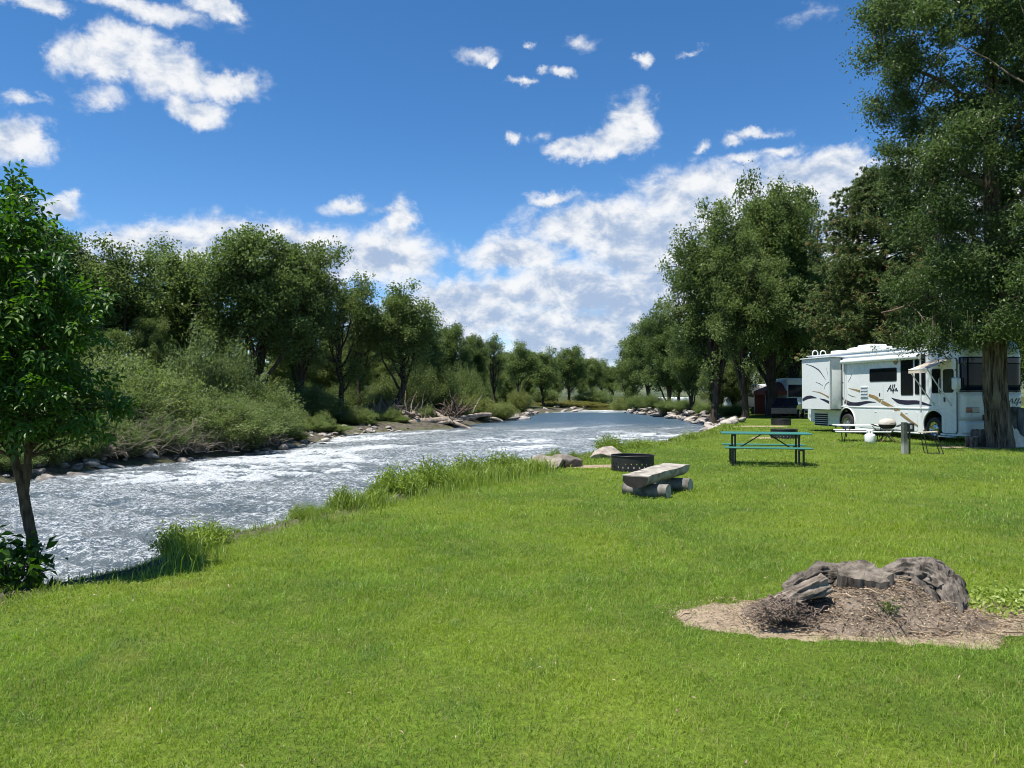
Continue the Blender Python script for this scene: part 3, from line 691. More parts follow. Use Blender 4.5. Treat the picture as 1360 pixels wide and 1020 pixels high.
place_tree('cottonwood_tree', (tm, cm), (M['bark_near'], M['near_cotton']), (tx, D0, 0), 0, 1, 'huge shade tree with furrowed trunk standing before the motorhome front', 'tree')

# young tree on the left, by the bank
def young_tree():
    global rng
    rng = np.random.default_rng(44); tb = NB(); D1 = 7.1
    bx = at(46, 760, D1).x
    q = lambda px, py, dy=0.0: np.array(at(px, py, D1 + dy)) - np.array([bx, D1, 0])
    s1 = [q(48, 800), q(45, 765), q(43, 735), q(38, 700), q(34, 665), q(30, 640)]
    stems = [s1 + [q(24, 610), q(19, 580), q(16, 520), q(12, 450), q(10, 360), q(14, 290), q(16, 235)],
             [q(34, 655), q(40, 620), q(41, 585), q(44, 530), q(52, 470), q(58, 410), q(66, 350), q(62, 310)]]
    rr2 = [np.interp(np.linspace(0, 1, 13), [0, .06, .15, .38, .5, 1], [.085, .062, .052, .044, .032, .007]), np.interp(np.linspace(0, 1, 8), [0, .3, 1], [.034, .033, .007])]
    sk = []
    for L, r_ in zip(stems, rr2):
        L = np.array(L); t2 = np.linspace(0, len(L) - 1, 40); l2 = np.stack([np.interp(t2, np.arange(len(L)), L[:, k]) for k in range(3)], 1)
        l2 += np.stack([vnoise(l2 * 3, 2), vnoise(l2 * 3, 3), 0 * l2[:, 0]], 1) * 0.04 - 0.02
        rf = np.interp(t2, np.arange(len(L)), r_); V_, F_ = tube_np(l2, rf, 14); V_ += (fbm(V_ * 14, 3, 4)[:, None] - .5) * (V_ - np.repeat(l2, 14, 0)) * 0.5
        tb.add(V_, F_); sk.append(l2)
    sk = np.concatenate(sk)
    # clumps (px, py, radius in metres)
    spots = [(5, 245, .14), (22, 235, .10), (32, 262, .13), (8, 285, .2), (30, 300, .2), (52, 315, .16), (68, 322, .10), (10, 335, .25), (45, 350, .24), (75, 352, .12), (-20, 330, .3),
             (8, 395, .28), (50, 400, .26), (85, 395, .20), (112, 392, .14), (125, 410, .12), (-25, 420, .35), (15, 450, .3), (60, 455, .28), (100, 440, .22), (128, 445, .14),
             (-30, 500, .35), (12, 505, .28), (55, 510, .27), (95, 495, .22), (128, 500, .16), (150, 515, .14), (162, 530, .10), (-15, 555, .25), (20, 560, .2), (55, 555, .18), (95, 545, .2), (125, 555, .15), (145, 545, .12),
             (-60, 470, .4), (-70, 380, .4), (-55, 300, .3), (-60, 560, .3), (-2, 585, .13), (40, 575, .12), (108, 575, .1), (70, 575, .1)]
    tw = NB(); cen = []
    for px_, py_, r_ in spots:
        for dy in ((-.32, .05, .4) if r_ > .17 else (0,)):
            c_ = q(px_ + rng.normal() * 6, py_ + rng.normal() * 6, dy * (1.1 if r_ > .22 else .8)); cen.append((c_, r_))
    Vs, Fs, As = [], [], []; nv = 0
    for c_, r_ in cen:
        k_ = np.linalg.norm((sk - c_) * np.array([1, 1, .6]), axis=1).argmin(); k_ = max(0, k_ - 5)
        bp = branch_pts(sk[k_], c_, 5, 0.05, .06); tb.add(*tube_np(bp, np.linspace(.016, .004, 5), 5))
        tn = np.clip(.54 + rng.normal() * .14, .1, .9)
        for s_ in range(int(6 + 40 * (r_ / .25) ** 2)):            # compound sprays of five to seven leaflets
            d = rng.normal(size=3); d /= np.linalg.norm(d); o_ = c_ + d * r_ * rng.uniform(.25, 1.1) * np.array([1, 1, .9])
            ax = d * .6 + rng.normal(size=3) * .5 + np.array([0, 0, -.15]); ax /= np.linalg.norm(ax)
            nm = rng.normal(size=3) * .6 + np.array([0, 0, 1.]); sd = np.cross(ax, nm); sd /= np.linalg.norm(sd); nm = np.cross(sd, ax)
            Ls = rng.uniform(.055, .085); tcol = np.clip(tn + rng.normal() * .15, .01, .99)
            for (f, sg) in ((0, -1), (0, 1), (.055, -1), (.055, 1), (.095, 0)):
                dl = ax * (1 if sg == 0 else .55) + sd * sg * .85 + nm * rng.normal() * .25 - np.array([0, 0, .22]); dl /= np.linalg.norm(dl)
                b_ = o_ + ax * f; w_ = np.cross(dl, nm); w_ /= np.linalg.norm(w_) + 1e-9; w_ *= Ls * .21; lf_ = nm * Ls * .09
                Vs += [b_, b_ + dl * Ls * .35 - w_ + lf_, b_ + dl * Ls * .7 - w_ * .75 + lf_ * .7, b_ + dl * Ls * 1.0 - np.array([0, 0, Ls * .12]), b_ + dl * Ls * .7 + w_ * .75 + lf_ * .7, b_ + dl * Ls * .35 + w_ + lf_, b_ + dl * Ls * .36, b_ + dl * Ls * .72]
                Fs += [[nv, nv + 1, nv + 6, nv + 5], [nv + 1, nv + 2, nv + 7, nv + 6], [nv + 6, nv + 7, nv + 4, nv + 5], [nv + 2, nv + 3, nv + 4, nv + 7]]; As += [tcol] * 4; nv += 8
    me_ = big_mesh('crown', np.array(Vs), [np.array(Fs)], {'tint': np.array(As)})
    return tb.mesh('trunk', True), me_, bx, D1
tm, cm, bx, D1 = young_tree()
place_tree('young_tree', (tm, cm), (M['bark_young'], M['young']), (bx, D1, 0), 0, 1, 'young leafy tree with slim forked trunk at the left edge of the lawn', 'tree')

# ------------------------------------------------------------------ shrubs
def make_shrub(H, rad, nst, nleaf, lsize, aspect, seed, upright=0.8, tint=.5):
    global rng
    rng = np.random.default_rng(seed); tb, lf = NB(), NB()
    for k in range(nst):
        a = rng.uniform(0, 6.28); rb_ = rad * rng.uniform(0, .3); e_r = rad * math.sqrt(rng.uniform(.02, 1.0))
        hh = H * (1 - .55 * (e_r / rad) ** 2) * rng.uniform(.65, 1.05)
        b0 = np.array([math.cos(a) * rb_, math.sin(a) * rb_, -.05]); e_ = np.array([math.cos(a) * e_r, math.sin(a) * e_r, hh])
        bp = branch_pts(b0, e_, 7, -.16, .05); tb.add(*tube_np(bp, np.linspace(.014 * H / 2, .004, 7), 4))
        f = rng.uniform(.15, 1.04, nleaf); pt = np.stack([np.interp(f, np.linspace(0, 1, 7), bp[:, i_]) for i_ in range(3)], 1)
        pt += rng.normal(size=(nleaf, 3)) * (.05 + .11 * H / 2 * (1.05 - f * .6))[:, None]
        dr_ = (bp[-1] - bp[0]); dr_ /= np.linalg.norm(dr_); dirs = np.tile(dr_, (nleaf, 1)) * upright + rng.normal(size=(nleaf, 3)) * .55
        V_, F_ = leaves_np(pt, lsize * rng.uniform(.6, 1.3, nleaf), aspect, dirs=dirs)
        lf.add(V_, F_, np.clip(tint + rng.normal() * .16 + rng.normal(size=nleaf) * .13, .01, .99))
    return tb.mesh('stems', True), lf.mesh('foliage')
SHR = [make_shrub(2.4, 1.5, 95, 190, .13, .24, 201), make_shrub(2.4, 1.1, 70, 190, .13, .24, 202), make_shrub(2.4, 1.9, 120, 170, .13, .26, 203)]
def put_shrub(k, px, d, h, w, label, mat='willow', group=None, name='willow_shrub', rz=0., meshes=None, stem='willow_stem', dz=-.05, hm=2.4):
    m_ = meshes or SHR[k]; loc = on_ground(px, d, dz); e = empty(name, loc, rz); e.scale = (w, w, h / hm)
    link('stems', m_[0], M[stem], e); link('foliage', m_[1], M[mat], e); return tag(e, label, 'shrub', group)
SG = 'willow shrubs on the far bank'
shd = lambda px: float(np.interp(px, [-60, 0, 140, 300, 400, 460, 540, 600, 625, 700], [17.5, 19.5, 23.6, 28, 34.5, 45, 50, 52, 58, 80]))
for k, px, d, h, w, lab in (
    (1, 258, shd(258) + 6.5, 4.7, 1.5, 'tallest pale willow standing over the far bank brush'), (1, 312, shd(312) + 6, 4.2, 1.3, 'pale willow beside the tallest one on the far bank'),
    (0, 205, shd(205) + 4.5, 3.4, 1.6, 'broad grey green willow left of the tallest willow'), (2, 160, shd(160) + 4, 3.0, 1.5, 'dense willow behind the tangle of dry brush'),
    (0, 350, shd(350) + 4, 2.7, 1.3, 'rounded willow above the stony corner of the far bank'), (2, 300, shd(300) + 1.8, 1.7, 1.25, 'wide low willow leaning over the far waterline'),
    (0, 352, shd(352) + 1.6, 1.6, 1.1, 'low willow at the right end of the far brush'), (1, 238, shd(238) + 1.9, 1.8, 1.3, 'feathery low willow in the middle of the far brush'),
    (2, 62, shd(62) + 2.6, 1.5, .9, 'small willow just right of the forked young trunk'), (0, 140, shd(140) + 1.7, 1.4, .9, 'low willow between the small brush heap and the big tangle'), (1, 178, shd(178) + 2.2, 2.2, 1.0, 'willow rising out of the big dry tangle'), (2, 275, shd(275) + 2.2, 2.1, 1.1, 'leafy willow over the twigs hanging in the water'), (0, 325, shd(325) + 2.4, 2.2, 1.1, 'willow between the wide willow and the stony corner'),
    *[(k_ % 3, 10 + 26 * k_, shd(10 + 26 * k_) + .75 + .3 * (k_ % 2), .8 + .25 * (k_ % 3), .62, 'low willow sprouts at the far waterline') for k_ in range(14)],
    (1, 95, shd(95) + 1.8, 1.5, .9, 'yellowish willow sapling beyond the young tree trunk'), (1, 5, shd(5) + 4, 1.6, 1.1, 'yellow green willow at the left end of the far bank'),
    (2, 120, shd(120) + 8, 3.8, 1.7, 'tall willow thicket behind the young tree crown'), (2, 40, shd(40) + 9, 3.8, 1.8, 'willow thicket left of the young trunk across the river'),
    (0, 392, 41, 1.2, .6, 'small silvery bush on the stony far shore'), (0, 575, 62, 5.0, 1.7, 'dark rounded bush behind the driftwood root mass'),
    (2, 548, 60, 4.4, 1.3, 'olive bush left of the driftwood root mass'), (2, 610, 72, 4.6, 1.5, 'mid green bush beyond the root mass'),
    (1, 420, 48, 2.4, 1.6, 'undergrowth bush under the tall far trunks'), (2, 460, 57, 2.3, 1.3, 'low undergrowth bush behind the driftwood'),
    (1, 508, 60, 3.2, 1.3, 'greyish bush behind the middle of the driftwood')):
    put_shrub(k, px, d, h, w, lab, 'mid_green' if lab.split()[0] in ('broad', 'dense', 'tall', 'rounded', 'leafy', 'dark', 'mid') else 'willow', SG, rz=px * .1)
for k, px, d, h, w, lab in ((2, 632, 64, 2.0, 1.35, 'bright yellow green willow clump at the water beyond the driftwood'), (0, 662, 68, 1.8, 1.3, 'yellow green willow clump near the stony point'), (1, 610, 61, 2.0, 1.1, 'yellow green willow clump touching the root mass'),
                            (0, 690, 86, 2.8, 1.1, 'pale willow standing above the stony point'), (2, 830, 113, 3.2, 1.3, 'pale green bush at the waterside by the far bend')):
    put_shrub(k, px, d, h, w, lab, 'willow_yellow', 'yellow green willows by the stony point', rz=px * .3)
for k_ in range(20):
    px = 350 + 11.5 * k_; d = shd(px) + 1.3 + 1.1 * ((k_ * 7) % 4)
    put_shrub(k_ % 3, px, d, .5 + .22 * ((k_ * 5) % 4), .45 + .12 * (k_ % 3), 'low green plant among the stones of the far shore', 'mid_green', 'low plants among the far stones', 'shore_plant', k_ * 1.7)
und = random.Random(8)
for k_ in range(46):
    px = und.uniform(-40, 800); d = max(und.uniform(47, 72), shd(px) + 11) if px < 540 else und.uniform(82, 108) if px < 640 else und.uniform(118, 140)
    put_shrub(und.randrange(3), px, d, (und.uniform(1.2, 2.4) if 370 < px < 540 and d < 62 else und.uniform(2.2, 5.0)), und.uniform(1.2, 2.0), 'undergrowth bush between the far trunks', ('cotton', 'willow', 'willow')[k_ % 3], 'undergrowth bushes in the wood', 'undergrowth_bush', und.uniform(0, 6))
for px, d, h in ((886, 80, 1.5), (940, 67, 1.2), (972, 62, 1.1), (1040, 62, 1.4), (910, 75, 1.4), (850, 95, 2.2), (868, 90, 2.0)):
    put_shrub(und.randrange(3), px, d, h, und.uniform(.9, 1.3), 'low green bush growing above the riprap stones', 'cotton', 'bushes above the riprap', 'bank_bush', und.uniform(0, 6))
for px in (735, 760, 780, 800):
    put_shrub(2, px, 116 + px % 7, 1.0, 1.9, 'low yellow grassy clump on the gravel bar', 'yellow_grass', 'grassy clumps on the gravel bar', 'bar_shrub', px)
# near plants
LS = make_shrub(.62, .42, 26, 26, .105, .62, 301, .2, .4)
put_shrub(0, 14, 6.75, .62, 1.0, 'dark broad leaved shrub at the foot of the young tree', 'young', None, 'leafy_shrub', .5, LS, 'twig', -.08, .62)
WS = make_shrub(.55, .5, 80, 34, .06, .4, 302, .6, .5)
for px, d, h, w, lab in ((245, 8.35, .40, .7, 'bright leafy weed clump hanging over the near water edge'), (275, 8.7, .32, .6, 'grassy weed clump right of the hanging clump'), (425, 10.9, .22, .55, 'small weed on the bank edge between the two tall strips'),
                         (530, 13.0, .55, 1.0, 'leafy weed at the left of the tall bank strip'), (575, 13.9, .62, 1.0, 'tall weed in the middle of the bank strip'), (620, 15.1, .62, 1.0, 'tall leafy weed right of the middle of the strip'), (660, 16.1, .6, 1.0, 'weed clump before the twin boulders'), (692, 16.9, .42, .7, 'weed clump touching the twin boulders'),
                         (480, 12.0, .3, .6, 'low weed near the start of the tall strip')):
    put_shrub(0, px, d, h, w, lab, 'weed', 'weeds along the near bank', 'bank_weed', px * .7, WS, 'weed', -.1, .55)
for k_ in range(26):
    px = 390 + 380 * ((k_ + .5) / 26) ** .9; d = float(np.interp(px, [330, 480, 600, 700, 760], [9.3, 11.9, 14.2, 17.1, 19.6])) + .25 + .3 * ((k_ * 7) % 3 - 1)
    put_shrub(0, px, d, .26 + .07 * ((k_ * 5) % 4), .45 + .12 * ((k_ * 3) % 3), 'leafy weed in the uncut strip along the near bank', 'weed', 'small weeds in the bank strip', 'bank_weed', k_ * 1.3, WS, 'weed', -.08, .55)
put_shrub(0, 812, 22.4, .62, 1.15, 'bright yellow green bush behind the single boulder', 'weed', None, 'bank_weed', .4, WS, 'weed', -.1, .55)
put_shrub(0, 850, 24.2, .40, 1.1, 'spreading weed right of the bright bush', 'weed', None, 'bank_weed', 1.4, WS, 'weed', -.1, .55)
put_shrub(0, 915, 29.5, .42, .9, 'leafy weed at the lawn corner before the riprap', 'weed', None, 'bank_weed', 2.4, WS, 'weed', -.1, .55)

# dry brush tangle on the far bank
def make_brush(n, R_, H, seed):
    global rng
    rng = np.random.default_rng(seed); b = NB()
    for k in range(n):
        a = rng.uniform(0, 6.28); s_ = np.array([rng.normal() * R_ * .5, rng.normal() * R_ * .4, rng.uniform(0, H * .3)])
        e_ = s_ + np.array([rng.normal() * R_ * .55, rng.normal() * R_ * .5, rng.uniform(-.1, 1) * H * .8])
        b.add(*tube_np(branch_pts(s_, e_, 6, -.25, .14), np.linspace(.018, .005, 6) * rng.uniform(.5, 1.3), 4), rng.uniform())
    return b.mesh('dry_brush')
BR = [make_brush(260, 1.3, 1.5, 401), make_brush(220, 1.1, 1.2, 402)]
for k, px, d, s_, lab in ((0, 165, .9, .8, 'grey tangle of dry brush at the left of the far bank'), (0, 205, 1.0, .85, 'big grey tangle of dead twigs over the far waterline'), (1, 132, 1.0, .75, 'small dry brush heap by the far stones'), (1, 300, .9, .7, 'dry twigs under the wide low willow'), (1, 262, .8, .75, 'grey twigs hanging into the far water'), (0, 515, 5.5, 1.1, 'bare grey brush behind the driftwood logs'), (1, 345, .8, .7, 'dry twigs by the stony far corner'),
                           (0, 185, 2.6, 1.0, 'dry brush piled behind the big tangle'), (1, 232, .8, .8, 'grey dead twigs between the willows at the water'), (1, 100, 1.6, .8, 'dry brush beyond the young tree trunk'), (0, 60, 2.6, .9, 'dry brush seen left of the forked trunk'), (1, 322, .8, .7, 'dead twigs at the water right of the wide willow'), (0, 20, 3, .9, 'dry brush at the left edge of the far bank')):
    x, y, z = on_ground(px, shd(px) + d, -.05); o = link('dry_brush', BR[k], M['twig']); o.location = (x, y, z); o.scale = (s_, s_, s_); o.rotation_euler = (0, 0, px); tag(o, lab, 'brush', 'dry brush on the far bank')

# ------------------------------------------------------------------ rocks
def rock_mesh(name, seed, amp=.45, sub=3, flat=.7, cuts=5):
    bm = bmesh.new(); bmesh.ops.create_icosphere(bm, subdivisions=sub, radius=.5)
    rs = np.random.default_rng(seed); V = np.array([v.co[:] for v in bm.verts])
    for _ in range(cuts):                       # planed facets
        n = rs.normal(size=3); n /= np.linalg.norm(n); lim = rs.uniform(.26, .40); dd = V @ n
        V -= np.maximum(dd - lim, 0)[:, None] * n * .9
    V *= (1 + amp * (fbm(V * 2.6 + seed, 4, seed) - .5))[:, None]; V[:, 2] *= flat
    for v, c_ in zip(bm.verts, V): v.co = c_
    for f in bm.faces: f.smooth = True
    me = bpy.data.meshes.new(name); bm.to_mesh(me); bm.free(); return me
ROCK = [rock_mesh('shore_rock', 500 + k_, .6, 3, .62) for k_ in range(5)]
rr_ = random.Random(12)
def put_rock(x, y, s, label, group, name='shore_rock', dz=0.):
    o = link(name, rr_.choice(ROCK), M['rock']); z = max(gz(x, y), WATER - .05)
    o.location = (x, y, z + s * .08 + dz); o.scale = (s * rr_.uniform(.9, 1.7), s * rr_.uniform(.7, 1.2), s * rr_.uniform(.6, 1.1)); o.rotation_euler = (rr_.uniform(-.3, .3), rr_.uniform(-.3, .3), rr_.uniform(0, 6.3))
    tag(o, label, 'rock', group)
farp = FAR[3:13]
def along(L, t):
    sl = np.r_[0, np.cumsum(np.hypot(*np.diff(L, axis=0).T))]; s_ = t * sl[-1]
    return np.interp(s_, sl, L[:, 0]), np.interp(s_, sl, L[:, 1])
for k_ in range(125):
    t_ = rr_.random() ** .8; x, y = along(FAR[3:9], t_)
    put_rock(x + rr_.gauss(-.25, .55), y + rr_.gauss(.1, .5), rr_.uniform(.12, .42) * (1.5 if rr_.random() < .1 else 1), 'grey river stone lying along the waterline of the far bank', 'stones along the far bank')
for k_ in range(34):
    px = rr_.uniform(-40, 150); d = shd(px) + abs(rr_.gauss(0, 1.1)); put_rock((px - CX) / F_PX * d, d, rr_.uniform(.12, .34), 'grey river stone lying along the waterline of the far bank', 'stones along the far bank')
for k_ in range(28):
    x, y = along(FAR[10:13], rr_.random()); put_rock(x + rr_.gauss(-.3, .7), y + rr_.gauss(.3, .8), rr_.uniform(.35, 1.0), 'pale stone on the stony point before the gravel bar', 'stones on the stony point')
for k_ in range(22):
    x, y = along(FAR[12:16], rr_.random()); put_rock(x + rr_.gauss(0, 1.2), y + rr_.gauss(.8, .9), rr_.uniform(.4, 1.2), 'stone on the gravel bar at the far bend', 'stones on the gravel bar')
RIP = np.array([NEAR[15], NEAR[16], NEAR[17], NEAR[18], NEAR[19], NEAR[20], NEAR[21]])
for k_ in range(175):
    t_ = .08 + .88 * rr_.random(); x, y = along(RIP, t_)
    put_rock(x + rr_.gauss(-.75, .45), y + rr_.gauss(0, .5), rr_.uniform(.28, .7) * (1.5 if rr_.random() < .12 else 1), 'pale riprap stone piled along the right shore', 'riprap stones on the right shore', 'riprap_rock', .1)
for px, py, s_, lab in ((1000, 0, 0, ''),):
    pass
for px, d, s_, lab, dz in ((722, 17.9, 1.05, 'left half of the twin tan boulders at the near bank', -.02), (750, 18.2, .85, 'right darker half of the twin tan boulders at the near bank', .02), (808, 20.2, .95, 'single low tan boulder left of the black fire ring', -.03)):
    o = link('boulder', rock_mesh('boulder', int(px), .55, 4, .62, 7), M['boulder']); x, y, z = on_ground(px, d, 0)
    o.location = (x, y, max(z, -.12) + .08 + dz); o.scale = (s_ * 1.15, s_ * .9, s_ * .85); o.rotation_euler = (.1, -.25 if px < 740 else .1, px); tag(o, lab, 'boulder', 'tan boulders by the near bank')
for px, d in ((955, 43), (965, 44.5), (950, 45.5), (972, 47)):
    x = (px - CX) / F_PX * d; put_rock(x, d, .75, 'grey stone at the start of the riprap beside the lawn', 'stones at the lawn corner')

# ------------------------------------------------------------------ driftwood jam
def log_mesh(L, r, seed, stubs=3, bend=.08):
    global rng
    rng = np.random.default_rng(seed); b = NB()
    x_ = np.linspace(-L / 2, L / 2, 22); pt = np.stack([x_, bend * L * np.sin(x_ / L * 3) * .4 + .03 * L * (vnoise(xyz(x_ * .9, seed), 3) - .5), .05 * L * (vnoise(xyz(x_ * .8, seed + 5), 4) - .5)], 1)
    rf = r * np.interp(x_, [-L / 2, L / 2], [1.0, .45]); V_, F_ = tube_np(pt, rf, 14); V_ += (fbm(V_ * np.array([1.5, 8, 8]), 3, seed)[:, None] - .5) * (V_ - np.repeat(pt, 14, 0)) * .5
    b.add(V_, F_)
    for e_ in (0, 21):
        Vc = np.concatenate([V_[e_ * 14:(e_ + 1) * 14], pt[e_:e_ + 1]]); b.add(Vc, np.array([[k_, (k_ + 1) % 14, 14] for k_ in range(14)]))
    for k_ in range(stubs):
        f = rng.integers(5, 20); d = rng.normal(size=3); d[0] = abs(d[0]); d[2] = abs(d[2]); d /= np.linalg.norm(d)
        b.add(*tube_np(branch_pts(pt[f], pt[f] + d * rng.uniform(.4, 1.5), 6, .05, .12), np.linspace(rf[f] * .45, .012, 6), 6))
    return b.mesh('driftwood_log', True)
DL = [log_mesh(6.5, .24, 601, 3), log_mesh(5.0, .19, 602, 5), log_mesh(3.6, .15, 603, 2), log_mesh(2.6, .11, 604, 4)]
dj = [(545, 53.0, 0, .25, .12, .05, 'long pale driftwood log lying along the water edge'), (585, 52.8, 0, .30, .30, -.12, 'pale driftwood log rising towards the root mass'),
      (500, 52.0, 1, .35, .30, .2, 'branched grey driftwood log reaching left over the bank'), (520, 52.6, 1, -.15, .45, .1, 'grey driftwood log crossing the top of the pile'),
      (560, 53.2, 1, .6, .4, 0, 'driftwood log in the middle of the jam'), (530, 52.3, 2, -.4, .15, .1, 'short driftwood piece wedged under the long log'), (575, 52.6, 2, .1, .12, -.1, 'short driftwood piece at the waterline'),
      (598, 52.9, 2, -.6, .3, .3, 'short log leaning on the root mass'), (480, 50.6, 2, .55, .25, .25, 'thin driftwood branch at the left end of the jam'), (490, 51.5, 3, -.4, .4, .35, 'forked driftwood stick pointing up at the left end'),
      (553, 53, 3, 1.0, .5, .3, 'short twisted stick on top of the jam'), (538, 53, 3, 2.2, .55, .2, 'crooked stick lying over the jam'), (570, 53.3, 3, .2, .6, .1, 'stick poking from the middle of the jam'), (512, 52, 3, -.1, .2, .1, 'small stick under the branched log'), (462, 48.5, 3, .5, .1, .1, 'small stick on the far stones')]
for px, d, k_, rz, zz, tilt, lab in dj:
    o = link('driftwood_log', DL[k_], M['driftwood']); o.location = ((px - CX) / F_PX * d, d, WATER + .15 + zz); o.rotation_euler = (0, tilt, rz); o.scale = (1.15, 1.25, 1.25); tag(o, lab, 'driftwood', 'logs of the driftwood jam')
rng = np.random.default_rng(611); b = NB(); 
for k_ in range(170):
    d_ = rng.normal(size=3) * np.array([.75, .5, .8]); d_[2] = abs(d_[2]); d_ *= rng.uniform(.4, .85)
    b.add(*tube_np(branch_pts(rng.normal(size=3) * .18 + np.array([0, 0, .3]), d_ * 1.15 + np.array([0, 0, .25]), 7, -.1, .16), np.linspace(.15, .015, 7) * rng.uniform(.3, 1.0), 6))
o = link('root_mass', b.mesh('root_mass', True), plain('root_wood', (.085, .06, .042), .9, var=.4)); o.location = ((600 - CX) / F_PX * 53.6, 53.6, WATER + .15); o.scale = (1.1, 1, 1.25)
tag(o, 'dark upturned root mass at the right end of the driftwood jam', 'roots')

# ------------------------------------------------------------------ camp furniture
M['steel'] = plain('rusted_black_steel', (.022, .021, .022), .55, .3, var=.3, scale=8, bumpk=.15)
M['black'] = plain('black_paint', (.014, .014, .015), .45)
M['rubber'] = plain('tyre_rubber', (.016, .016, .016), .8)
M['teal'] = plain('teal_coated_steel', (.036, .165, .135), .45, var=.1, scale=14)
M['white_plastic'] = plain('white_plastic', (.74, .75, .73), .4, var=.05)
M['grey_wood'] = bark_mat('weathered_grey_wood', (.14, .125, .105), (.42, .385, .33), 5, 5, .5, .012)
M['log_side'] = bark_mat('grey_log_side', (.075, .07, .062), (.23, .215, .19), 7, 7, .6, .012)
M['charred'] = plain('charred_wood', (.018, .015, .013), .9, var=.4, bumpk=.4)
M['log_end'] = plain('sawn_log_end', (.33, .30, .26), .85, var=.25, scale=14, bumpk=.3)
M['chrome'] = plain('polished_steel', (.6, .6, .6), .22, .9)

def fire_ring(px, d, D, H, label, rz=0.):
    x, y, z = on_ground(px, d, -.02); e = empty('fire_ring', (x, y, z), rz); tag(e, label, 'fire ring', 'steel fire rings')
    V = []; F = []; n = 96; zs = [0, .09, .17, .25, .37, .45, .57, .65, .97, 1.0]
    for k_ in range(n):
        a = 2 * math.pi * k_ / n
        for zz in zs: V.append((D / 2 * math.cos(a), D / 2 * math.sin(a), zz * H))
    m_ = len(zs)
    for k_ in range(n):
        for j_ in range(m_ - 1):
            hole = (j_ == 1 and k_ % 4 == 0) or (j_ == 3 and k_ % 4 == 2) or (j_ == 5 and k_ % 4 == 0)
            if not hole: a, b_ = k_ * m_ + j_, ((k_ + 1) % n) * m_ + j_; F.append((a, b_, b_ + 1, a + 1))
    w = MB().add(V, F).build('steel_wall', M['steel'], e); md = w.modifiers.new('thick', 'SOLIDIFY'); md.thickness = .008
    rim = MB(); rim.tube([(D / 2 * math.cos(a), D / 2 * math.sin(a), H) for a in np.linspace(0, 2 * math.pi, 65)], .014, 8, False); rim.build('rim', M['steel'], e, True)
    ash = MB().cyl(D / 2 - .02, .04, (0, 0, .05), n=32); ash.build('ash_bed', plain('wood_ash', (.09, .085, .08), .95, var=.5, scale=9), e)
fire_ring(840, 16.9, .93, .34, 'perforated black fire ring behind the split log bench')
fire_ring(1041, 29.2, .98, .36, 'black fire ring seen through the teal picnic table')
fire_ring(1037, 42.0, 1.05, .34, 'distant black fire ring on the lawn left of the motorhome tail')

# split log bench
a0, a1 = P(857, 655), P(893, 644.5); ax = (a1 - a0).normalized(); rzb = math.atan2(ax.y, ax.x)
e = empty('log_bench', (a0.x + .55 * ax.x, a0.y + .55 * ax.y, gz(a0.x, a0.y) - .015), rzb)
tag(e, 'weathered bench of half a split log resting on two short round logs', 'bench')
def half_log(L, w, h_, z0, n=16):
    V = []; F = []; m_ = 40; prof = [(-w / 2, 0.0), (-w / 2 * .97, -.03)] + [(w / 2 * -math.cos(a), -h_ * math.sin(a) ** .8) for a in np.linspace(.35, math.pi - .35, n)] + [(w / 2 * .97, -.03), (w / 2, 0)]
    for k_ in range(m_):
        x_ = -L / 2 + L * k_ / (m_ - 1); g = 1 + .05 * math.sin(x_ * 2.2)
        for y_, z_ in prof: 
            nz_ = float(vnoise(np.array([x_ * 4, y_ * 9, z_ * 9]), 6)) - .5
            V.append((x_, y_ * g + nz_ * .015, z0 + z_ * g + nz_ * .012 + .02 * math.sin(x_ * 1.4)))
    p_ = len(prof)
    for k_ in range(m_ - 1):
        for j_ in range(p_): F.append((k_ * p_ + j_, k_ * p_ + (j_ + 1) % p_, (k_ + 1) * p_ + (j_ + 1) % p_, (k_ + 1) * p_ + j_))
    F.append(tuple(range(p_))); F.append(tuple(reversed([(m_ - 1) * p_ + j_ for j_ in range(p_)])))
    return MB().add(V, F)
seat = half_log(1.95, .46, .20, .40).build('seat', M['grey_wood'], e, angle=R(40))
ch = MB(); ch.add(*(lambda pr: ([(-.979, y_, z_) for y_, z_ in pr], [tuple(range(len(pr)))]))([(-.21, .365)] + [(.225 * -math.cos(a), .375 - .19 * math.sin(a) ** .8) for a in np.linspace(.35, math.pi - .35, 12)] + [(.21, .365)]))
chb = ch.build('charred_end', M['charred'], seat); md = chb.modifiers.new('t', 'SOLIDIFY'); md.thickness = .006
for x_ in (-.55, .55):
    lg = MB(); V_, F_ = tube_np([(x_ + .02 * math.sin(3 * t_), t_, .105) for t_ in np.linspace(-.40, .36, 14)], .118, 22)
    V_ = np.array(V_); cen = np.array([x_, 0, .105]); dv = (V_ - cen) * np.array([1, 0, 1]); V_ = V_ + dv * ((fbm(V_ * np.array([9, 2, 9]), 3, 8) - .5) * .35)[:, None]
    lg.add(V_, F_); n_ = len(V_); lo = lg.build('support_log', M['log_side'], e, True)
    for s_, k_ in ((-1, 0), (1, 13)):
        ring = V_[k_ * 22:(k_ + 1) * 22]; eb = MB().add(list(ring * np.array([1, 1, 1]) + np.array([0, s_ * .003, 0])) + [tuple(ring.mean(0) + np.array([0, s_ * .006, 0]))], [(j_, (j_ + 1) % 22, 22) for j_ in range(22)])
        eb.build('sawn_end', M['log_end'], lo)

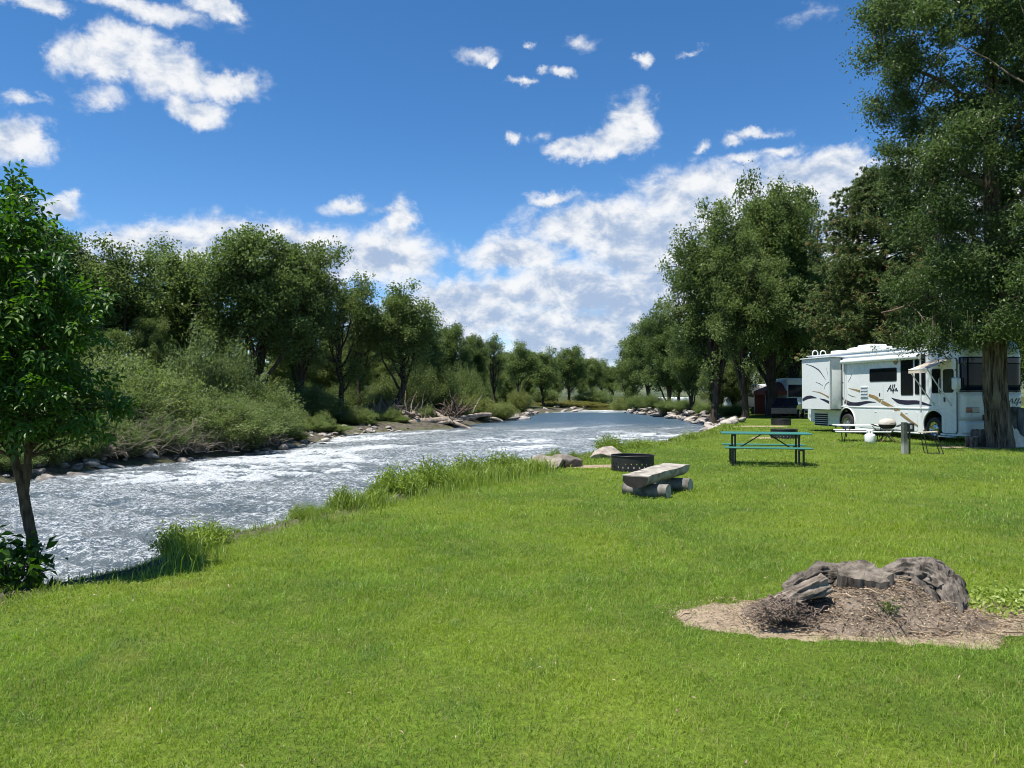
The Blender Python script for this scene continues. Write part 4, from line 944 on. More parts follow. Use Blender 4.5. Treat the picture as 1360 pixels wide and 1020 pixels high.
# teal picnic table
pc = P(1016, 615); e = empty('picnic_table', ((1016 - CX) / F_PX * 18.2, 18.2, gz(6, 18.2) - .01), R(-13)); tag(e, 'teal coated steel picnic table with black frame and two attached benches', 'picnic table')
def slab(name, w, dpt, th, loc):
    b_ = MB().box((w, dpt, th), loc, bev=.012); o_ = b_.build(name, M['teal'], e); return o_
slab('tabletop', 2.0, .76, .035, (0, 0, .755))
for s_ in (-1, 1): slab('bench_seat', 1.93, .27, .032, (0, s_ * .62, .445))
for x_ in (-.72, .72):
    fr = MB(); 
    for dx in (-.035, .035): fr.box((.042, .042, .735), (x_ + dx, 0, .368), bev=.004)
    fr.box((.05, .66, .04), (x_, 0, .715)).box((.05, 1.36, .04), (x_, 0, .405))
    fr.build('leg', M['black'], e)
    for s_ in (-1, 1): MB().box((.045, .045, .425), (x_ + .05 * (1 if x_ > 0 else -1), s_ * .63, .212), bev=.004).build('bench_leg', M['black'], e)
    MB().tube([(x_ * .78, 0, .42), (x_ * .12, 0, .73)], .014, 8).build('brace', M['black'], e)

# white folding table with benches
d_ = 27.6; x0 = (1147 - CX) / F_PX * d_; e = empty('folding_table', (x0, d_, gz(x0, d_)), R(-8)); tag(e, 'white folding picnic table with attached bench beside the motorhome', 'table')
MB().box((1.95, .75, .045), (0, .1, .56), bev=.015).build('tabletop', M['white_plastic'], e)
for s_ in (-1, 1): MB().box((1.80, .27, .04), (-.22 if s_ < 0 else .1, .1 + s_ * .72, .355), bev=.012).build('bench_seat', M['white_plastic'], e)
for x_ in (-.62, .62):
    MB().tube([(x_ - .22, -.6, 0), (x_ - .16, -.6, .345)], .018, 8).build('leg', M['black'], e); MB().tube([(x_ + .1, .8, 0), (x_ + .06, .8, .345)], .018, 8).build('leg', M['black'], e)
    MB().tube([(x_ * .9, .1, .12), (x_, .1, .545)], .018, 8).tube([(x_ * .9, -.6, .3), (x_ * .9, .8, .3)], .016, 8).tube([(x_ * .9, .1, .3), (x_ * .5, .1, .53)], .012, 6).build('frame', M['black'], e)

# gas grill on a folding stand
d_ = 27.0; x0 = (1178 - CX) / F_PX * d_; e = empty('gas_grill', (x0, d_, gz(x0, d_)), R(-6)); tag(e, 'small gas grill with beige lid on a crossed leg stand', 'grill')
pr = [(.30, 0), (.295, .06), (.26, .13), (.18, .185), (.08, .205), (0, .21)]
b_ = MB().lathe(pr, (0, 0, .62), 28); b_.V = [(x, y * .72, z) for x, y, z in b_.V]; b_.build('lid', plain('beige_enamel', (.46, .42, .35), .35), e, True)
b_ = MB().lathe([(0, -.16), (.16, -.155), (.25, -.10), (.30, 0)], (0, 0, .62), 28); b_.V = [(x, y * .72, z) for x, y, z in b_.V]; b_.build('bowl', M['black'], e, True)
for s_ in (-1, 1):
    MB().box((.24, .32, .02), (s_ * .42, 0, .585), (0, s_ * -.35, 0), bev=.006).build('side_shelf', M['black'], e)
MB().box((.8, .42, .03), (0, 0, .42), bev=.006).build('stand_top', M['black'], e)
WD = plain('varnished_wood', (.25, .15, .08), .6, var=.2)
for s_ in (-1, 1):
    for y_ in (-.16, .16): MB().tube([(s_ * .27, y_, 0), (-s_ * .15, y_, .41)], .02, 8).build('leg', WD, e)
b_ = MB().tube([(0, -.24, .62), (0, -.28, .65), (.16, -.28, .65), (.16, -.24, .64)], .01, 6); b_.build('handle', M['black'], e)

# propane tank
d_ = 26.5; x0 = (1155 - CX) / F_PX * d_; e = empty('propane_tank', (x0, d_, gz(x0, d_))); tag(e, 'white propane tank standing on the grass under the folding table', 'gas tank')
MB().lathe([(0, .02), (.14, .02), (.165, .035), (.175, .07), (.175, .255), (.168, .285), (.145, .31), (.09, .33), (0, .34)], n=32).build('body', M['white_plastic'], e, True)
MB().lathe([(.12, 0), (.125, 0), (.125, .025), (.12, .025)], n=28).build('foot_ring', M['white_plastic'], e)
b_ = MB(); b_.tube([(.10 * math.cos(a), .10 * math.sin(a), .43) for a in np.linspace(.5, 5.8, 24)], .012, 6)
for a in (.5, 2.2, 4.0, 5.8): b_.box((.05, .012, .11), (.10 * math.cos(a), .10 * math.sin(a), .375), (0, 0, a + 1.57))
b_.build('collar', M['white_plastic'], e); MB().cyl(.025, .08, (0, 0, .375)).box((.09, .025, .025), (0, 0, .405)).build('valve', M['chrome'], e)

# hookup post
d_ = 21.6; x0 = (1203 - CX) / F_PX * d_; e = empty('hookup_post', (x0, d_, gz(x0, d_) - .05), R(12)); tag(e, 'grey green wooden post carrying a black electric hookup box', 'utility post')
t = NT('post_paint'); o_ = t.obj(); c = t.mix(t.ss(t.n('ShaderNodeSeparateXYZ', {0: o_}).outputs[2], .25, .45), (.30, .30, .27), (.05, .065, .05)); c = t.mix(t.ss(t.noise(14, 5, .6, o_), .4, .7, 0, .4), c, (.18, .17, .15))
M['post'] = t.out(t.pbsdf(c, .8))
MB().box((.13, .12, .95), (-.06, 0, .475), bev=.01).build('post', M['post'], e)
MB().cyl(.026, .72, (.09, -.02, .36)).build('conduit', M['black'], e)
MB().box((.17, .12, .24), (.10, -.05, .80), bev=.012).build('hookup_box', M['black'], e)
MB().box((.06, .012, .10), (.075, -.117, .81), bev=.004).build('cover_plate', plain('grey_plastic', (.42, .42, .40), .5), e)

# small folding stand
d_ = 21.9; x0 = (1235 - CX) / F_PX * d_; e = empty('folding_stand', (x0, d_, gz(x0, d_)), R(-10)); tag(e, 'low tan topped folding stand with thin black legs right of the hookup post', 'stand')
MB().box((.44, .30, .022), (-.06, 0, .615), (0, R(-3), 0), bev=.006).build('top', plain('tan_board', (.42, .36, .28), .6), e)
for y_ in (-.14, .14):
    MB().tube([(-.22, y_, .6), (-.11, y_, 0)], .013, 8).build('leg', M['black'], e); MB().tube([(.10, y_, .6), (.30, y_, 0)], .013, 8).build('leg', M['black'], e)
MB().tube([(-.11, -.14, .012), (.30, -.14, .012)], .011, 6).tube([(-.11, .14, .012), (.30, .14, .012)], .011, 6).build('base_rail', M['black'], e)

# ------------------------------------------------------------------ stump and broken wood beside the shade tree
M['stump_bark'] = bark_mat('dark_stump_bark', (.015, .013, .011), (.16, .138, .115), 9, 2.2, 1.0, .04)
M['weathered'] = bark_mat('silvered_dead_wood', (.022, .018, .015), (.215, .185, .155), 15, 4.0, 1.0, .035)
t = NT('weathered_cut_face'); o_ = t.obj(); nn_ = t.noise(8, 6, .7, o_)
c = t.mix(t.ss(nn_, .34, .62), (.07, .058, .047), (.24, .205, .165)); c = t.mix(t.ss(t.noise(45, 4, .7, o_), .5, .7, 0, .6), c, (.10, .08, .06))
M['cut_top'] = t.out(t.pbsdf(c, .92, .15, 0, t.bump(t.noise(30, 6, .7, o_), 1.0, .02)))
def stump_piece(r, h_, seed, n=64, m_=14, flare=.25, amp=.22, top_tilt=(0, 0), rough=.03, sq=1.0, notches=()):
    V = []; F = []; a = np.arange(n) * 2 * math.pi / n
    out = fbm(np.stack([np.cos(a) * 1.3, np.sin(a) * 1.3, 0 * a + seed], 1), 3, seed) - .5
    for k_ in range(m_):
        f = k_ / (m_ - 1); z_ = h_ * f
        fur = 1 - np.abs(2 * fbm(np.stack([np.cos(a) * 6, np.sin(a) * 6, 0 * a + z_ * 2.5 + seed], 1), 3, seed + 2) - 1)
        notch = 1 - sum(dp_ * np.exp(-(((a - a0_ + math.pi) % (2 * math.pi) - math.pi) / w_) ** 2) for a0_, w_, dp_ in notches)
        rad_ = r * notch * (1 + amp * out * 2 + flare * math.exp(-z_ / (.35 * h_ + .01)) + .16 * (fur - .7))
        zz = z_ + (f ** 3) * (np.cos(a) * top_tilt[0] + np.sin(a) * top_tilt[1] + rough * (fbm(np.stack([np.cos(a) * 4, np.sin(a) * 4, 0 * a + seed], 1), 3, seed + 4) - .5) * 4)
        V.append(np.stack([rad_ * np.cos(a), rad_ * np.sin(a) * sq, zz], 1))
    side = np.concatenate(V); i = np.arange(n)
    Fs = np.concatenate([np.stack([k_ * n + i, k_ * n + (i + 1) % n, (k_ + 1) * n + (i + 1) % n, (k_ + 1) * n + i], 1) for k_ in range(m_ - 1)])
    rings = [V[-1]]; c_ = V[-1].mean(0)
    for f in (.9, .7, .45, .2): 
        q_ = c_ + (V[-1] - c_) * f; q_[:, 2] += (fbm(q_ * 14 + seed, 3, seed) - .5) * rough * 2.2 - .01; rings.append(q_)
    top = np.concatenate(rings + [c_[None]]); Ft_ = np.concatenate([np.stack([k_ * n + i, k_ * n + (i + 1) % n, (k_ + 1) * n + (i + 1) % n, (k_ + 1) * n + i], 1) for k_ in range(4)]); 
    Ft3 = np.stack([4 * n + i, 4 * n + (i + 1) % n, np.full(n, 5 * n)], 1)
    top[:, 2] += .002
    return big_mesh('bark', side, [Fs], None, True), big_mesh('cut_face', top, [Ft_, Ft3], None, True)
def stump_thing(name, loc, r, h_, seed, label, parent=None, group=None, cat='stump', **kw):
    e = empty(name, loc); tag(e, label, cat, group); s_, t_ = stump_piece(r, h_, seed, **kw)
    link('bark', s_, M['stump_bark'], e); link('cut_face', t_, M['cut_top'], e); return e
for px, d, r, h_, sd, lab in ((1290, 24.6, .17, .36, 31, 'shorter cut log round standing left of the shade tree'), (1303, 24.9, .27, .56, 32, 'taller cut log round between the short one and the shade tree')):
    stump_thing('log_round', on_ground(px, d, -.03), r, h_, sd, lab, None, 'log rounds by the shade tree', 'log', flare=.08)
gw = bark_mat('grey_split_trunk', (.05, .048, .045), (.26, .25, .235), 3, 1.2, .5, .03)
for px, d, r, h_, sd, lab in ((1343, 24.9, .22, 1.28, 41, 'tall grey split trunk piece standing right of the shade tree'), (1364, 24.7, .30, 1.26, 43, 'second thick grey trunk piece at the right edge of the photo')):
    e = empty('trunk_piece', on_ground(px, d, -.03)); tag(e, lab, 'stump', 'grey trunk pieces by the shade tree'); s_, t_ = stump_piece(r, h_, sd, flare=.12, amp=.3, rough=.03); link('bark', s_, gw, e); link('cut_face', t_, M['cut_top'], e)
s_, t_ = stump_piece(.34, .55, 47, flare=.1, amp=.5, top_tilt=(-.3, .1), rough=.08, sq=.6)
e = empty('broken_wood', on_ground(1347, 24.3, -.03), .4); tag(e, 'pale broken slab of fresh wood at the foot of the grey trunk pieces', 'wood'); PW = plain('pale_split_wood', (.62, .55, .46), .85, var=.15, scale=7, bumpk=.5)
link('slab', s_, PW, e); link('broken_face', t_, PW, e)

# ------------------------------------------------------------------ foreground stump
SX, SY = 2.62, 5.72
q = lambda px, py, d: np.array(at(px, py, d)) - np.array([SX, SY, 0])
n = 130; gxx, gyy = np.meshgrid(np.linspace(-1, 1, n), np.linspace(-1, 1, n)); rad_ = np.hypot(gxx, gyy)
mx, my = gxx * 1.02, gyy * .56
mh = .21 * (1 - sstep(.05, .98, rad_ + .35 * (fbm(xyz(mx * 3, my * 3), 3, 51) - .5))) * (.7 + .6 * fbm(xyz(mx * 4, my * 4), 3, 52))
mh += .05 * (fbm(xyz(mx * 14, my * 14), 4, 53) - .5) * sstep(1.0, .7, rad_) + .02 * (fbm(xyz(mx * 45, my * 45), 3, 54) - .5) - .05 * sstep(.8, 1.0, rad_) - .015
i = np.arange(n - 1)[:, None] * n; j = np.arange(n - 1)[None]; Fq = np.stack([(i + j), (i + j + 1), (i + n + j + 1), (i + n + j)], -1).reshape(-1, 4)
t = NT('dry_soil'); o_ = t.obj(); c = t.mix(t.ss(t.noise(7, 6, .7, o_), .32, .68), (.075, .058, .042), (.20, .16, .12)); c = t.mix(t.ss(t.noise(70, 4, .7, o_), .52, .7, 0, .7), c, (.42, .33, .245))
M['soil'] = t.out(t.pbsdf(c, .95, .15, 0, t.bump(t.noise(60, 5, .7, o_), .8, .012)))
mo = link('soil_mound', big_mesh('soil_mound', np.stack([mx.ravel(), my.ravel(), mh.ravel()], 1), [Fq], None, True), M['soil']); mo.location = (SX, SY, 0)
tag(mo, 'brown dry soil mound heaped between the pieces of the old stump', 'soil')
def mhz(x, y):
    k_ = np.hypot(np.asarray(x) / 1.02, np.asarray(y) / .56); g = lambda v, m: np.clip(((v / m + 1) / 2 * (n - 1)).round().astype(int), 0, n - 1)
    return np.where(k_ < 1, mh[g(np.asarray(y), .56), g(np.asarray(x), 1.02)], 0)
e = empty('tree_stump', (SX, SY, 0)); e.scale = (1, 1, .93); tag(e, 'weathered broken tree stump with gnarled roots on a bare patch of lawn', 'stump')
# core with a sawn face
s_, t_ = stump_piece(.175, .29, 61, n=120, m_=30, flare=-.35, amp=.34, top_tilt=(.010, .045), rough=.020, sq=.78, notches=((4.3, .14, .30), (5.4, .10, .22), (3.5, .12, .18), (.6, .3, .3)))
cpos = Vector(q(1150, 775, 5.78)); cpos.z = .015
cr = link('cut_core', s_, M['stump_bark'], e); cr.location = cpos; cf = link('sawn_face', t_, M['cut_top'], cr)
# slabs and root by swept rough tubes
def rough_tube(name, pts, rads, mat, seed, flat=1.0, nr_=120, ns=84, amp=.35, parent=e, f_al=6., f_ar=9.):
    pts = np.array(pts, float); t2 = np.linspace(0, len(pts) - 1, nr_); tt = np.arange(len(pts))
    pt = np.stack([np.interp(t2, tt, pts[:, k_]) for k_ in range(3)], 1)
    for _ in range(4): pt[1:-1] = (pt[:-2] + 2 * pt[1:-1] + pt[2:]) / 4
    rf = np.interp(t2, tt, rads); V_, F_ = tube_np(pt, rf, ns); cen = np.repeat(pt, ns, 0); dv = V_ - cen
    an = np.tile(np.arange(ns) * 2 * math.pi / ns, nr_); al = np.repeat(np.linspace(0, 1, nr_) * np.linalg.norm(np.diff(pt, axis=0), axis=1).sum(), ns)
    pn = np.stack([np.cos(an) * f_ar * .5, np.sin(an) * f_ar * .5, al * f_al], 1)
    rid = 1 - np.abs(2 * fbm(pn, 4, seed) - 1); lum = fbm(np.stack([np.cos(an), np.sin(an), al * 5], 1), 3, seed + 3) - .5
    fine = fbm(np.stack([np.cos(an) * 11, np.sin(an) * 11, al * 14], 1), 2, seed + 7) - .5
    V_ = cen + dv * (1 + amp * (rid - .65) * 1.3 + .95 * lum + .62 * fine)[:, None]
    V_[:, 2] = cen[:, 2] + (V_[:, 2] - cen[:, 2]) * flat
    V_ = np.concatenate([V_, pt[:1], pt[-1:]]); k_ = np.arange(ns); N_ = len(V_)
    caps = np.concatenate([np.stack([(k_ + 1) % ns, k_, np.full(ns, N_ - 2)], 1), np.stack([(nr_ - 1) * ns + k_, (nr_ - 1) * ns + (k_ + 1) % ns, np.full(ns, N_ - 1)], 1)])
    return link(name, big_mesh(name, V_, [F_, caps], None, True), mat, parent)
rough_tube('root', [q(1170, 764, 6.0), q(1200, 758, 5.98), q(1228, 764, 5.92), q(1250, 782, 5.84), q(1263, 803, 5.74), q(1269, 824, 5.66)], [.06, .105, .13, .115, .08, .06], M['weathered'], 71, 1.0, amp=.6)
rough_tube('root', [q(1195, 757, 6.1), q(1235, 757, 6.1), q(1262, 775, 6.05), q(1280, 805, 5.95)], [.08, .10, .09, .05], M['weathered'], 72, amp=.6)
rough_tube('root', [q(1213, 775, 5.85), q(1226, 792, 5.75), q(1237, 812, 5.66), q(1242, 826, 5.62)], [.07, .075, .06, .03], M['stump_bark'], 75, amp=.6)
rough_tube('root', [q(1190, 772, 5.86), q(1178, 790, 5.75), q(1165, 806, 5.6)], [.06, .05, .02], M['weathered'], 76)
rough_tube('slab', [q(1043, 786, 6.06), q(1066, 775, 6.04), q(1096, 763, 6.03), q(1130, 758, 6.0)], [.045, .085, .11, .08], M['stump_bark'], 73, 1.0, f_al=7, amp=.55)
for k_ in range(11):
    px = rng.uniform(1168, 1262); y0 = np.interp(px, [1168, 1215, 1262], [760, 752, 785]) + rng.uniform(0, 14); d_ = 5.98 - (px - 1168) / 94 * .2 + rng.uniform(-.1, .06)
    a = q(px, y0 + 8, d_); b_ = a + np.array([rng.uniform(-.1, .12), rng.uniform(-.05, .03), rng.uniform(-.01, .05)])
    rough_tube('shard', [a, (a + b_) / 2 + np.array([0, 0, .012]), b_], [.022, .024, .008], M['weathered' if k_ % 3 else 'stump_bark'], 780 + k_, nr_=24, ns=20, amp=.6)
# left split piece with a flat grey face
M['split_grey'] = bark_mat('split_grey_face', (.06, .048, .038), (.30, .25, .20), 6, 26, .9, .016)
def wedge(nm, c0, L, W, H, rz, tilt, mat, seed):
    nx_, ny_ = 110, 60; u_, v_ = np.meshgrid(np.linspace(0, 1, nx_), np.linspace(0, 2 * math.pi, ny_, endpoint=False), indexing='ij')
    ex = np.abs(np.cos(v_)) ** .55 * np.sign(np.cos(v_)); ez = np.abs(np.sin(v_)) ** .5 * np.sign(np.sin(v_))
    tp = (.35 + .65 * np.sin(math.pi * (0.12 + .8 * u_)) ** .5)
    pn = np.stack([u_ * 4, ex * 3, ez * 3], -1); r_ = 1 + .75 * (fbm(pn + seed, 5, seed) - .5) + .38 * (fbm(pn * np.array([.7, 5, 5]), 3, seed + 1) - .5)
    X_ = (u_ - .5) * L; Y_ = ex * W / 2 * tp * r_; Z_ = ez * H / 2 * r_ * (.55 + .45 * u_)
    V_ = np.stack([X_, Y_, Z_], -1).reshape(-1, 3); k_ = np.arange(nx_ - 1)[:, None] * ny_; j_ = np.arange(ny_)[None]
    Fw = np.stack([k_ + j_, k_ + (j_ + 1) % ny_, k_ + ny_ + (j_ + 1) % ny_, k_ + ny_ + j_], -1).reshape(-1, 4)
    N_ = len(V_); V_ = np.concatenate([V_, V_[:ny_].mean(0)[None], V_[-ny_:].mean(0)[None]]); jj = np.arange(ny_)
    caps = np.concatenate([np.stack([(jj + 1) % ny_, jj, np.full(ny_, N_)], 1), np.stack([N_ - ny_ + jj, N_ - ny_ + (jj + 1) % ny_, np.full(ny_, N_ + 1)], 1)])
    o_ = link(nm, big_mesh(nm, V_, [Fw, caps], None, True), mat, e); o_.location = c0; o_.rotation_euler = (R(-22), tilt, rz); return o_
wedge('split_piece', q(1058, 788, 5.60), .46, .30, .15, R(14), R(-17), M['split_grey'], 81)
wedge('split_piece', q(1112, 772, 5.95), .22, .14, .10, R(30), R(-20), M['weathered'], 82)
# twigs heaped in front of the left piece, chips over the bare patch
rng = np.random.default_rng(90); b = NB()
for k_ in range(950):
    f = rng.uniform(); px = 1042 + rng.normal() * 21; c_ = q(px, 812 + rng.normal() * 7 + abs(px - 1042) * .12, 5.42 + rng.uniform(-.14, .14)); c_[2] = abs(rng.normal()) * .05 + .012 + .05 * math.exp(-((px - 1042) / 30) ** 2)
    a = rng.uniform(0, 6.28); L = rng.uniform(.03, .085); d_ = np.array([math.cos(a), math.sin(a) * .8, rng.uniform(-.2, .8)]) * L
    b.add(*tube_np([c_ - d_ * .4, c_ + d_ * .2 + rng.normal(size=3) * .006, c_ + d_ * .7], np.array([.0032, .0034, .0015]) * rng.uniform(.6, 1.3), 5), rng.uniform())
o = link('twig_heap', b.mesh('twig_heap'), plain('brown_twig', (.17, .125, .095), .85, var=.5, scale=9)); o.location = (SX, SY, 0); tag(o, 'heap of short brown twigs at the left foot of the old stump', 'twigs', None, 'stuff')
b = NB(); n_ = 9000; X = SX + rng.normal(.1, .8, n_); Y = SY - .08 + rng.normal(0, .34, n_); ok = patch_val(X, Y) < 1.06; X, Y = X[ok], Y[ok]
zg = np.maximum(terrain(X, Y)[0], mhz(X - SX, Y - SY)) + .006
Cn = np.stack([X, Y, zg + rng.uniform(0, .008, len(X))], 1); dd = rng.normal(size=(len(X), 3)); dd[:, 2] *= .18
V_, F_ = leaves_np(Cn, rng.uniform(.008, .036, len(X)), .28, 2.0, .08, dd * 3); b.add(V_, F_, rng.uniform(0, 1, len(X)))
for k_ in range(90):
    x, y = SX + rng.normal(.2, .8), SY - .25 + rng.normal(0, .24)
    if patch_val(np.array([x]), np.array([y]))[0] > 1.05: continue
    z = max(gz(x, y), float(mhz(np.array([x - SX]), np.array([y - SY]))[0])) + .012; a = rng.uniform(0, 6.28); L = rng.uniform(.06, .2)
    b.add(*tube_np([(x, y, z), (x + math.cos(a) * L * .5, y + math.sin(a) * L * .5, z + .012), (x + math.cos(a) * L, y + math.sin(a) * L, z)], np.array([.004, .004, .002]), 5), rng.uniform())
M['chip'] = leaf_mat('wood_chip', (.11, .075, .05), (.26, .19, .125), (.46, .37, .26), .05, .9, .1)
o = link('wood_chips', b.mesh('wood_chips'), M['chip']); tag(o, 'scattered wood chips and dead grass on the bare patch round the stump', 'litter', None, 'stuff')
# ground cover plants right of the stump, sprout in the middle
b = NB(); n_ = 1500; c1 = np.array(P(1335, 800))
X = c1[0] + rng.normal(.15, .42, n_); Y = c1[1] + rng.normal(0, .22, n_); ok = (np.hypot(X - SX, (Y - SY) * 1.5) > .85); X, Y = X[ok], Y[ok]
V_, F_ = leaves_np(np.stack([X, Y, terrain(X, Y)[0] + rng.uniform(.02, .08, len(X))], 1), rng.uniform(.025, .05, len(X)), .7, 1.2); b.add(V_, F_, rng.uniform(.3, 1, len(X)))
o = link('clover_patch', b.mesh('clover_patch'), M['weed']); tag(o, 'low yellow green leafy weeds growing right of the old stump', 'weeds', None, 'stuff')
sp = make_shrub(.14, .09, 14, 9, .035, .45, 303, .3, .3); put_shrub(0, 1180, 5.4, .07, .65, 'small green sprout on the soil in front of the stump core', 'young', None, 'sprout_plant', 0, sp, 'weed', .14, .14)
# pale bits on the grass
b = NB(); n_ = 150; rD = rng.uniform(3.4, 14, n_); aD = rng.uniform(-.55, .55, n_); X, Y = rD * np.sin(aD), rD * np.cos(aD); ok = terrain(X, Y)[2] > .4; X, Y = X[ok], Y[ok]
V_, F_ = leaves_np(np.stack([X, Y, terrain(X, Y)[0] + .035], 1), rng.uniform(.015, .045, len(X)) , .3, 1.5); b.add(V_, F_, rng.uniform(.5, 1, len(X)))
o = link('fallen_leaves', b.mesh('fallen_leaves'), M['chip']); tag(o, 'few dry leaves and straws lying on the lawn', 'litter', None, 'stuff')

# ------------------------------------------------------------------ motorhome
M['gel'] = plain('white_gelcoat', (.64, .665, .655), .28, var=.03, scale=1.5, coat=.3)
M['gel2'] = plain('cream_gelcoat', (.66, .665, .62), .3, var=.03, scale=1.5, coat=.3)
M['trim'] = plain('light_grey_trim', (.52, .54, .54), .4, var=.05)
M['glass'] = plain('tinted_glass', (.006, .008, .010), .06, spec=.6, var=.1)
M['shield'] = plain('windshield_glass', (.006, .014, .034), .04, spec=.15, var=.2)  # blue of the sky's reflection is painted into the glass colour
M['dark'] = plain('dark_gap', (.012, .012, .012), .8)
M['navy'] = plain('navy_vinyl', (.018, .016, .035), .4)
M['char'] = plain('charcoal_vinyl', (.045, .045, .05), .4)
M['gold'] = plain('bronze_vinyl', (.25, .17, .075), .4, var=.25)
M['fabric'] = plain('cream_canvas', (.52, .44, .35), .9, var=.1)
M['lamp_red'] = plain('amber_lens', (.38, .16, .10), .2, spec=.6)
M['lamp_clear'] = plain('clear_lens', (.40, .38, .34), .15, spec=.7)
REAR = np.array([13.76, 35.9]); HD = np.array([1.59, -9.7]); HD /= np.linalg.norm(HD); LF = np.array([-HD[1], HD[0]]); RL = 9.83; WID = 2.5
rv = empty('motorhome', (REAR[0], REAR[1], -.02), math.atan2(HD[1], HD[0]))
tag(rv, 'long white motorhome with swirl stripes parked on the grass behind the shade tree', 'motorhome')
def S(px, py, off=0.0):
    """where the line of sight meets the plane OFF metres outside the near side wall: (along, up)"""
    d = np.array(ray(px, py)); p0 = np.array([0, 0, EYE]); k_ = (REAR - LF * off - p0[:2]).dot(LF) / d[:2].dot(LF); w = p0 + d * k_
    return float((w[:2] - REAR).dot(HD)), float(w[2] + .02)
def rtop(s): 
    base = 3.46 + .22 * float(sstep(6.6, 8.6, s)); u = min(1, max(0, (s - 8.75) / 1.08)); top = 2.98 + (base - 2.98) * math.sqrt(max(0, 1 - u ** 2.2))
    return top
def rbot(s): return float(np.interp(s, [0, .35, 3.3, RL], [.62, .42, .20, .22]))
def rins(s): 
    u = max(0, (s - (RL - .5)) / .5); f = .40 * (1 - math.sqrt(max(0, 1 - min(1, u) ** 2)))
    return f + .07 * max(0, 1 - s / .12) ** 2
def section(s):
    z0, z1, i_ = rbot(s), rtop(s), rins(s); rc = .30 if s > 8 else .16 + .14 * float(sstep(7.2, 8, s)); y0, y1 = i_, WID - i_; L = []
    L += [(y0, z0), (y0, z0 + .35), (y0, .9), (y0, 1.32), (y0, 1.8), (y0, 2.5)]
    for a in np.linspace(0, math.pi / 2, 8): L.append((y0 + rc * (1 - math.cos(a)), z1 - rc + rc * math.sin(a)))
    for a in np.linspace(math.pi / 2, 0, 8): L.append((y1 - rc * (1 - math.cos(a)), z1 - rc + rc * math.sin(a)))
    L += [(y1, 2.5), (y1, 1.8), (y1, 1.32), (y1, .9), (y1, z0 + .35), (y1, z0)]
    return L
ss = list(np.linspace(0, .12, 4)) + list(np.linspace(.35, 6.5, 16)) + list(np.linspace(6.8, 8.7, 12)) + [8.75 + 1.08 * math.sin(a) for a in np.linspace(.1, math.pi / 2, 26)]
ss = sorted(set(round(x, 4) for x in ss)); V = []; F = []
for s_ in ss: V += [(s_, y, z) for y, z in section(s_)]
np_ = len(section(1.0)); 
for k_ in range(len(ss) - 1):
    for j_ in range(np_): F.append((k_ * np_ + j_, (k_ + 1) * np_ + j_, (k_ + 1) * np_ + (j_ + 1) % np_, k_ * np_ + (j_ + 1) % np_))
F.append(tuple(range(np_))); F.append(tuple(reversed([(len(ss) - 1) * np_ + j_ for j_ in range(np_)])))
body = MB().add(V, F).build('body', M['gel'], rv, angle=R(32))
bmx = bmesh.new(); bmx.from_mesh(body.data); bmesh.ops.recalc_face_normals(bmx, faces=bmx.faces); bmx.to_mesh(body.data); bmx.free()
FW, RW = S(1241, 573)[0], S(1125, 560)[0]
cut = MB()
for s_ in (FW, RW): cut.cyl(.56, .62, (s_, .30, .50), (R(90), 0, 0), 48).box((1.12, .62, .6), (s_, .301, .15))
for k_, s_ in enumerate((FW, RW)):
    for typ in ('c', 'b'):
        cm = MB(); (cm.cyl(.56, .66, (s_, .25, .52), (R(90), 0, 0), 48) if typ == 'c' else cm.box((1.119, .64, .9), (s_, .25, .07)))
        co_ = cm.build('cutter', M['dark'], rv); bpy.context.view_layer.update()
        md = body.modifiers.new('well', 'BOOLEAN'); md.object = co_; md.operation = 'DIFFERENCE'; md.solver = 'EXACT'
        dg = bpy.context.evaluated_depsgraph_get(); nm_ = bpy.data.meshes.new_from_object(body.evaluated_get(dg)); body.modifiers.clear(); body.data = nm_
        bpy.data.objects.remove(co_)
body.data.materials.clear(); body.data.materials.append(M['gel'])
def side_box(name, x0, x1, z0, z1, out, mat, parent=rv, bev=.01, y=0.0, depth=.02):
    return MB().box((x1 - x0, out + depth, z1 - z0), ((x0 + x1) / 2, y - (out - depth) / 2, (z0 + z1) / 2), bev=bev).build(name, mat, parent)
def from_px(a, b, off=0.0):
    (x0, z1), (x1, z0) = S(*a, off), S(*b, off); return x0, x1, z0, z1
def rrect(x0, x1, z0, z1, r, n=6):
    P_ = []
    for cx, cz, a0_ in ((x1 - r, z1 - r, 0), (x0 + r, z1 - r, 90), (x0 + r, z0 + r, 180), (x1 - r, z0 + r, 270)):
        for k_ in range(n + 1): a = R(a0_ + 90 * k_ / n); P_.append((cx + r * math.cos(a), cz + r * math.sin(a)))
    return P_
def plate(name, poly, y0, th, mat, parent=rv):
    n_ = len(poly); V_ = [(x, y0, z) for x, z in poly] + [(x, y0 - th, z) for x, z in poly]
    F_ = [tuple(range(n_)), tuple(reversed(range(n_, 2 * n_)))] + [(k_, k_ + n_, (k_ + 1) % n_ + n_, (k_ + 1) % n_) for k_ in range(n_)]
    o_ = MB().add(V_, F_).build(name, mat, parent); bm_ = bmesh.new(); bm_.from_mesh(o_.data); bmesh.ops.recalc_face_normals(bm_, faces=bm_.faces); bm_.to_mesh(o_.data); bm_.free(); return o_
def window(name, a, b, r=.07, fr=.035):
    x0, x1, z0, z1 = from_px(a, b); o_ = plate(name, rrect(x0, x1, z0, z1, r), .004, .016, M['dark']); plate('pane', rrect(x0 + fr, x1 - fr, z0 + fr, z1 - fr, max(.02, r - fr / 2)), -.011, .006, M['glass'], o_); return o_
window('window', (1155, 490), (1191.2, 506.2)); window('window', (1196.2, 472), (1213.2, 525)); window('window', (1214.8, 471), (1229.6, 524)); window('window', (1237.6, 490), (1249.4, 522.5))
